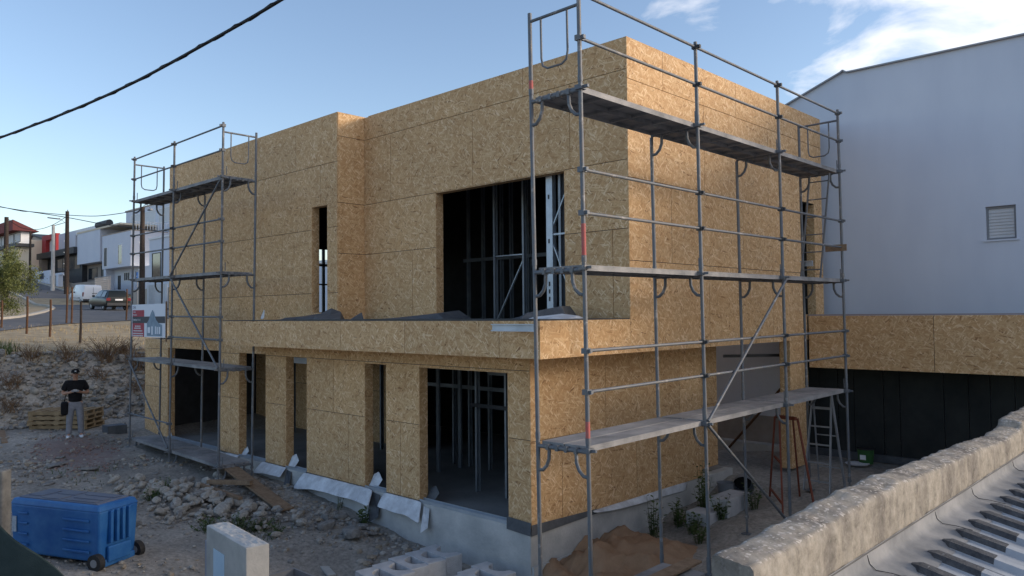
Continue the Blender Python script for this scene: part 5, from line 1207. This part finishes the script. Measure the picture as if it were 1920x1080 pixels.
hbox(T, 'upper_wall', PLASTER, -89.7, -80.95, 24, 33, 8.76, 12.62); hbox(T, 'lower_wall', PLASTER, -89.6, -79.0, 25.3, 33, 4.0, 8.755)
hbox(T, 'side_wall', PLASTER, -90.4, -89.61, 24.4, 33, 4.0, 9.0)
hbox(T, 'roof_edge', BEIGE, -89.75, -80.9, 23.95, 33.05, 12.621, 12.70)
win(T, -89.1, -88.0, 9.0, 11.25, 24, DFRAME, WFRAME); win(T, -84.6, -83.4, 9.05, 11.3, 24, GLASS, WFRAME); win(T, -86.5, -84.7, 7.3, 8.3, 25.3, DFRAME, WFRAME, mull=2)
d = win(T, -88.3, -87.5, 6.4, 8.0, 25.3, DFRAME, DFRAME, name='door')
hbox(T, 'top_floor', PLASTER, -93.6, -72, 28.0, 36, 12.0, 16.2); hbox(T, 'top_roof_edge', BEIGE, -93.7, -71.9, 27.9, 36.1, 16.201, 16.32)
for x0, x1 in ((-92, -89), (-88, -84.5), (-83.5, -80), (-79, -75)): win(T, x0, x1, 13.9, 15.6, 28.0, SHUT, WFRAME)
m = MB()
for k in range(14): m.box(-80.9, -80.86, 24.2+k*.3, 24.26+k*.3, 12.70, 13.6)
m.box(-80.92, -80.84, 24.1, 28.2, 13.6, 13.66); m.build('roof_railing', WFRAME, T)
TK = thing('water_heater', 'dark solar water tank on the flat roof of the white house up the street', 'water tank', (-95.3, 26, 13.5))
MB().tube([(-2.0, 0, 1.2), (2.0, 0, 1.2)], .42, 16).build('tank', CHARC, TK); MB().box(-1.2, -1.1, -.1, .1, -.1, .9).box(1.1, 1.2, -.1, .1, -.1, .9).box(-1.8, 1.8, -.3, .3, .70, .78).build('stand', GREY, TK)
T = thing('house', 'blue white block house with taupe ground floor beside the white overhanging house', 'house')
hbox(T, 'upper_wall', PLASTER, -98.5, -90.45, 24, 33, 9.75, 13.55); hbox(T, 'lower_wall', TAUPE, -102.5, -90.45, 25.2, 33, 4.2, 9.745); hbox(T, 'roof_edge', CREAM, -98.55, -84, 23.95, 33.4, 13.551, 13.75)
hbox(T, 'rear_wing', CREAM, -90.4, -84, 33.05, 36, 4, 13.5)
win(T, -98.0, -94.9, 7.9, 9.3, 25.2, GLASS, DFRAME); win(T, -93.6, -90.6, 7.9, 9.4, 25.2, DFRAME, DFRAME)
hbox(T, 'garden_wall', TAUPE, -102.5, -82.5, 22.2, 22.5, 4.0, 7.25)
T = thing('house', 'pale blue cube house with a projecting roof frame behind the charcoal house', 'house')
hbox(T, 'wall', PLASTER, -113.0, -105.9, 26, 38, 6, 14.8); hbox(T, 'side_wing', PLASTER, -105.85, -97, 28, 38, 6, 13.9); hbox(T, 'roof_frame', WFRAME, -105.85, -95, 26, 38, 14.1, 14.8)
win(T, -104, -99, 10.5, 13.3, 28, SHUT, WFRAME)
T = thing('house', 'charcoal flat roofed garage house lower than its white neighbours', 'house')
hbox(T, 'wall', CHARC, -113.3, -98.6, 24.6, 30, 5, 11.2); hbox(T, 'flat_roof', CHARC, -114.2, -98.55, 23.6, 30.1, 11.21, 12.0); hbox(T, 'side_pier', TAUPE, -113.4, -112.4, 23.7, 24.5, 5, 11.19)
win(T, -108.5, -99.3, 9.3, 11.0, 24.6, GLASS, DFRAME, mull=3); win(T, -112.2, -110.8, 8.2, 10.4, 24.6, GLASS, DFRAME, name='door')
T = thing('garden_wall', 'low white garden wall with a grey gate beside the uphill road', 'wall')
hbox(T, 'wall', PLASTER, -105.5, -98.6, 21.0, 21.3, 5, 9.0); hbox(T, 'pier', PLASTER, -95.7, -94.9, 20.9, 21.4, 5, 8.45); hbox(T, 'lintel', PLASTER, -98.59, -94.0, 21.02, 21.28, 8.25, 8.5)
hbox(T, 'gate', GREY, -98.3, -95.75, 21.1, 21.18, 5.5, 8.24); win(T, -102.8, -101.0, 8.0, 8.7, 21.0, GLASS, DFRAME, name='letter_panel'); hbox(T, 'side_gate', GREY, -104.6, -103.4, 20.96, 20.998, 6.2, 8.3)
T = thing('house', 'beige house with a bright red frame round its window', 'house')
hbox(T, 'wall', BEIGE, -142, -127.1, 30.2, 42, 8, 16.1); hbox(T, 'red_frame', REDM, -134.4, -132.4, 29.6, 30.19, 11.6, 15.6); hbox(T, 'red_frame', REDM, -134.4, -127.2, 29.6, 30.19, 15.61, 16.4); hbox(T, 'red_frame', REDM, -128.1, -127.2, 29.6, 30.19, 11.6, 15.6)
win(T, -132.3, -128.2, 12.0, 15.4, 30.2, SHUT, WFRAME)
T = thing('house', 'beige gabled house farther up the hill with a dark sloping roof', 'house')
m = MB(); m.prism([(-160, 9), (-147, 9), (-147, 16.6), (-156.6, 18.4), (-160, 16.6)], 34, 44); m.build('wall', BEIGE, T, True)
m = MB(); m.bar((-161, 39, 16.4), (-156.5, 39, 18.7), 10.6, .25, up=Z3).bar((-156.6, 39, 18.75), (-146, 39, 16.7), 10.6, .25, up=Z3); m.build('roof', CHARC, T)
T = thing('house', 'cream flat roofed house behind the wooden poles at the far left', 'house')
hbox(T, 'wall', CREAM, -150, -134.4, 28, 33, 8, 15.75); win(T, -139, -135.5, 9.5, 11.6, 28, GLASS, WFRAME); hbox(T, 'balcony', CHARC, -140, -135, 27.0, 27.9, 11.9, 12.3)
T = thing('house', 'house with red tiled roof and wide glazed veranda at the left photo edge', 'house')
hbox(T, 'wall', CREAM, -130, -110.2, 20.4, 22, 8, 12.6); hbox(T, 'veranda', WFRAME, -130, -110.0, 20.5, 21.9, 13.01, 14.6); hbox(T, 'floor_edge', CHARC, -130.3, -109.4, 20.0, 22.1, 12.6, 13.005)
for k in range(5): win(T, -125+k*3.2, -122.2+k*3.2, 13.2, 14.5, 20.5, SHUT, DFRAME)
m = MB(); m.add([(-131, 19.5, 14.62), (-109, 19.5, 14.62), (-109, 22.6, 14.62), (-131, 22.6, 14.62), (-127, 21.4, 16.9), (-117, 21.4, 16.9)], [(0, 1, 5, 4), (1, 2, 5), (2, 3, 4, 5), (3, 0, 4), (3, 2, 1, 0)]); m.build('roof', TILE, T)
T = thing('house', 'small white house with a dark glazed door behind the electricity pole', 'house')
hbox(T, 'wall', PLASTER, -65.4, -50, 20, 28, 3, 10.15); hbox(T, 'roof_edge', WFRAME, -65.45, -49.9, 19.9, 28.1, 10.151, 10.3); win(T, -64.7, -62.8, 6.3, 8.9, 20, GLASS, DFRAME, name='door'); hbox(T, 'garden_wall', BEIGE, -65.4, -50, 18.6, 18.8, 3, 5.6)
T = thing('house', 'pinkish white house glimpsed through the narrow upper window', 'house')
hbox(T, 'wall', PLASTER, -40, -20, 17, 26, 2, 6.2); hbox(T, 'roof_edge', WFRAME, -40.1, -19.9, 16.9, 26.1, 6.201, 6.35); win(T, -30, -27.6, 3.3, 4.6, 17, SHUT, WFRAME)
T = thing('mesh_fence', 'grey mesh fence panel standing behind the white van', 'fence', (-79.6, 20.0, zg(-78, 20)))
MB().tube([(0, 0, 0), (0, 0, 2.3)], .04, 6).tube([(4.4, 0, 0), (4.4, 0, 2.3)], .04, 6).tube([(0, 0, 2.3), (4.4, 0, 2.3)], .04, 6).tube([(0, 0, .3), (4.4, 0, .3)], .04, 6).build('frame', GREY, T)
m = MB()
for k in range(44): m.box(.1*k, .1*k+.014, -.01, .01, .3, 2.3)
for k in range(10): m.box(0, 4.4, -.012, -.0105, .3+.2*k, .33+.2*k)
tag(m.build('mesh_wire', GREY, T), kind='stuff')
T = thing('hoarding', 'pale corrugated hoarding beside the electricity pole', 'fence', (-58, 17.0, zg(-58, 17)))
for k in range(8): MB().box(k*.5, k*.5+.48, -.02+.01*(k % 2), .02+.01*(k % 2), 0, 1.9).build('panel', SHUT, T)
T = thing('blue_sign', 'small blue road sign on the pole behind the left scaffold', 'sign', (-53.5, 14.45, 5.9))
MB().box(-.02, .40, -.02, .02, 0, .62).build('plate', BLUES, T); MB().tube([(.19, .05, -2.3), (.19, .05, .6)], .035, 8).build('post', GREY, T); MB().box(.02, .36, -.026, -.021, .30, .34).build('arrow', WFRAME, T)
# poles and wires
def pole(label, x, y, z1, r=.16, m=PWOOD, arms=()):
    z0 = zg(x, y)-.2; T = thing('utility_pole', label, 'pole', (x, y, z0)); MB().tube([(0, 0, 0), (0, 0, z1-z0)], [r, r*.7], 10).build('shaft', m, T)
    for dz in arms: MB().box(-.5, .5, -.05, .05, z1-z0-dz-.05, z1-z0-dz+.05).build('crossarm', m, T)
    return T
A = pole('tall dark wooden pole standing beside the white garden wall', -83.9, 18.6, 14.5, .26); 
for k in range(5): MB().box(-.05, .05, -.30, -.25, 2.2+k*1.2, 2.3+k*1.2).build('tag_plate', WFRAME, A)
MB().tube([(0, 0, 8.8), (.15, 0, 9.2)], .05, 6).build('insulator', GREY, A)
Bp = pole('dark wooden pole with a hooked lamp bracket behind the left scaffold', -57.2, 16.3, 12.0, .24)
for k in range(4): MB().box(-.05, .05, -.28, -.23, 2.2+k*1.1, 2.28+k*1.1).build('tag_plate', WFRAME, Bp)
zb = 12.0-zg(-57.2, 16.3)
MB().tube([(0, 0, zb), (.05, .1, zb+.35), (.3, .25, zb+.4), (.5, .4, zb+.1)], .03, 6).build('lamp_bracket', GREY, Bp); MB().box(.2, .8, .3, .5, zb-.1, zb+.02).build('lamp_head', GREY, Bp)
T = thing('street_lamp', 'grey concrete street lamp with curved arm before the red framed house', 'lamp', (-88.1, 18.45, zg(-88.1, 18.45)))
zt_ = 13.4-T.location.z
MB().tube([(0, 0, 0), (0, 0, zt_)], [.22, .16], 8).build('shaft', CONC, T); MB().tube([(0, 0, zt_-.1), (.9, .9, zt_+.25), (.5, .4, zt_+.75)], .04, 6).build('arm', GREY, T); MB().obox((.05, 0, zt_+.72), Vector((.45, .4, -.08)), Vector((-.1, .12, 0)), Z3*.06).build('lamp_head', GREY, T)
pole('brown wooden pole before the red tiled house', -80.2, 12.2, 13.0, .26); pole('thin dark pole beside the charcoal house', -101.4, 19.6, 13.9, .16)
pole('small pole with crossarm on the hilltop', -140, 26.5, 17.2, .16, PWOOD, (.3,)); pole('short bare pole on the hilltop right of the crossarm pole', -141, 29, 16.6, .13)
def wire(label, pts, r=.035):
    o = MB().tube(smooth(pts, 5), r, 5, False).build('overhead_wire', BLK); tag(o, label, 'wire', 'thin overhead wires along the street')
wire('overhead wire from the left photo edge to the tall pole', [(-55, -8, 13.4), (-74.8, 10.4, 13.31), (-78.4, 13.9, 13.49), (-83.8, 18.5, 14.1)])
wire('sagging wire from the brown pole to the tall pole', [(-80.1, 12.3, 12.8), (-82.6, 14.05, 12.3), (-83.7, 15.8, 12.35), (-86.9, 18.1, 13.3), (-83.9, 18.6, 14.0)], .03)
wire('overhead wire between the two tall poles', [(-83.9, 18.6, 14.1), (-75, 18.6, 13.15), (-64.3, 17.7, 12.4), (-57.2, 16.3, 11.9)])
wire('long descending wire passing behind the left scaffold', [(-66, -2, 13.2), (-63.1, 7.8, 11.82), (-61.7, 12, 11.24), (-57.4, 13.3, 10.42), (-52.5, 13.9, 9.75), (-45.5, 13.7, 8.93), (-30, 13.5, 8.0)], .03)
# parked car nose glimpsed uphill
T = thing('van', 'white van glimpsed above the tree behind the garden wall', 'van', (-112.5, 22.6, 8.1))
loft('body', VANW, [(0, ring(.35, .9, 1.7, .9, .8)), (-.2, ring(.3, .95, 2.0, .95, .82)), (-4.2, ring(.3, .95, 2.0, .95, .82)), (-5.0, ring(.3, .9, 1.1, .9, .8)), (-5.4, ring(.35, .7, .8, .85, .75))], T)
MB().box(-3.9, -1.2, -.985, -.96, 1.15, 1.6).build('side_window', GLASS, T); wheels(T, (-.9, -4.4), .86, .33)
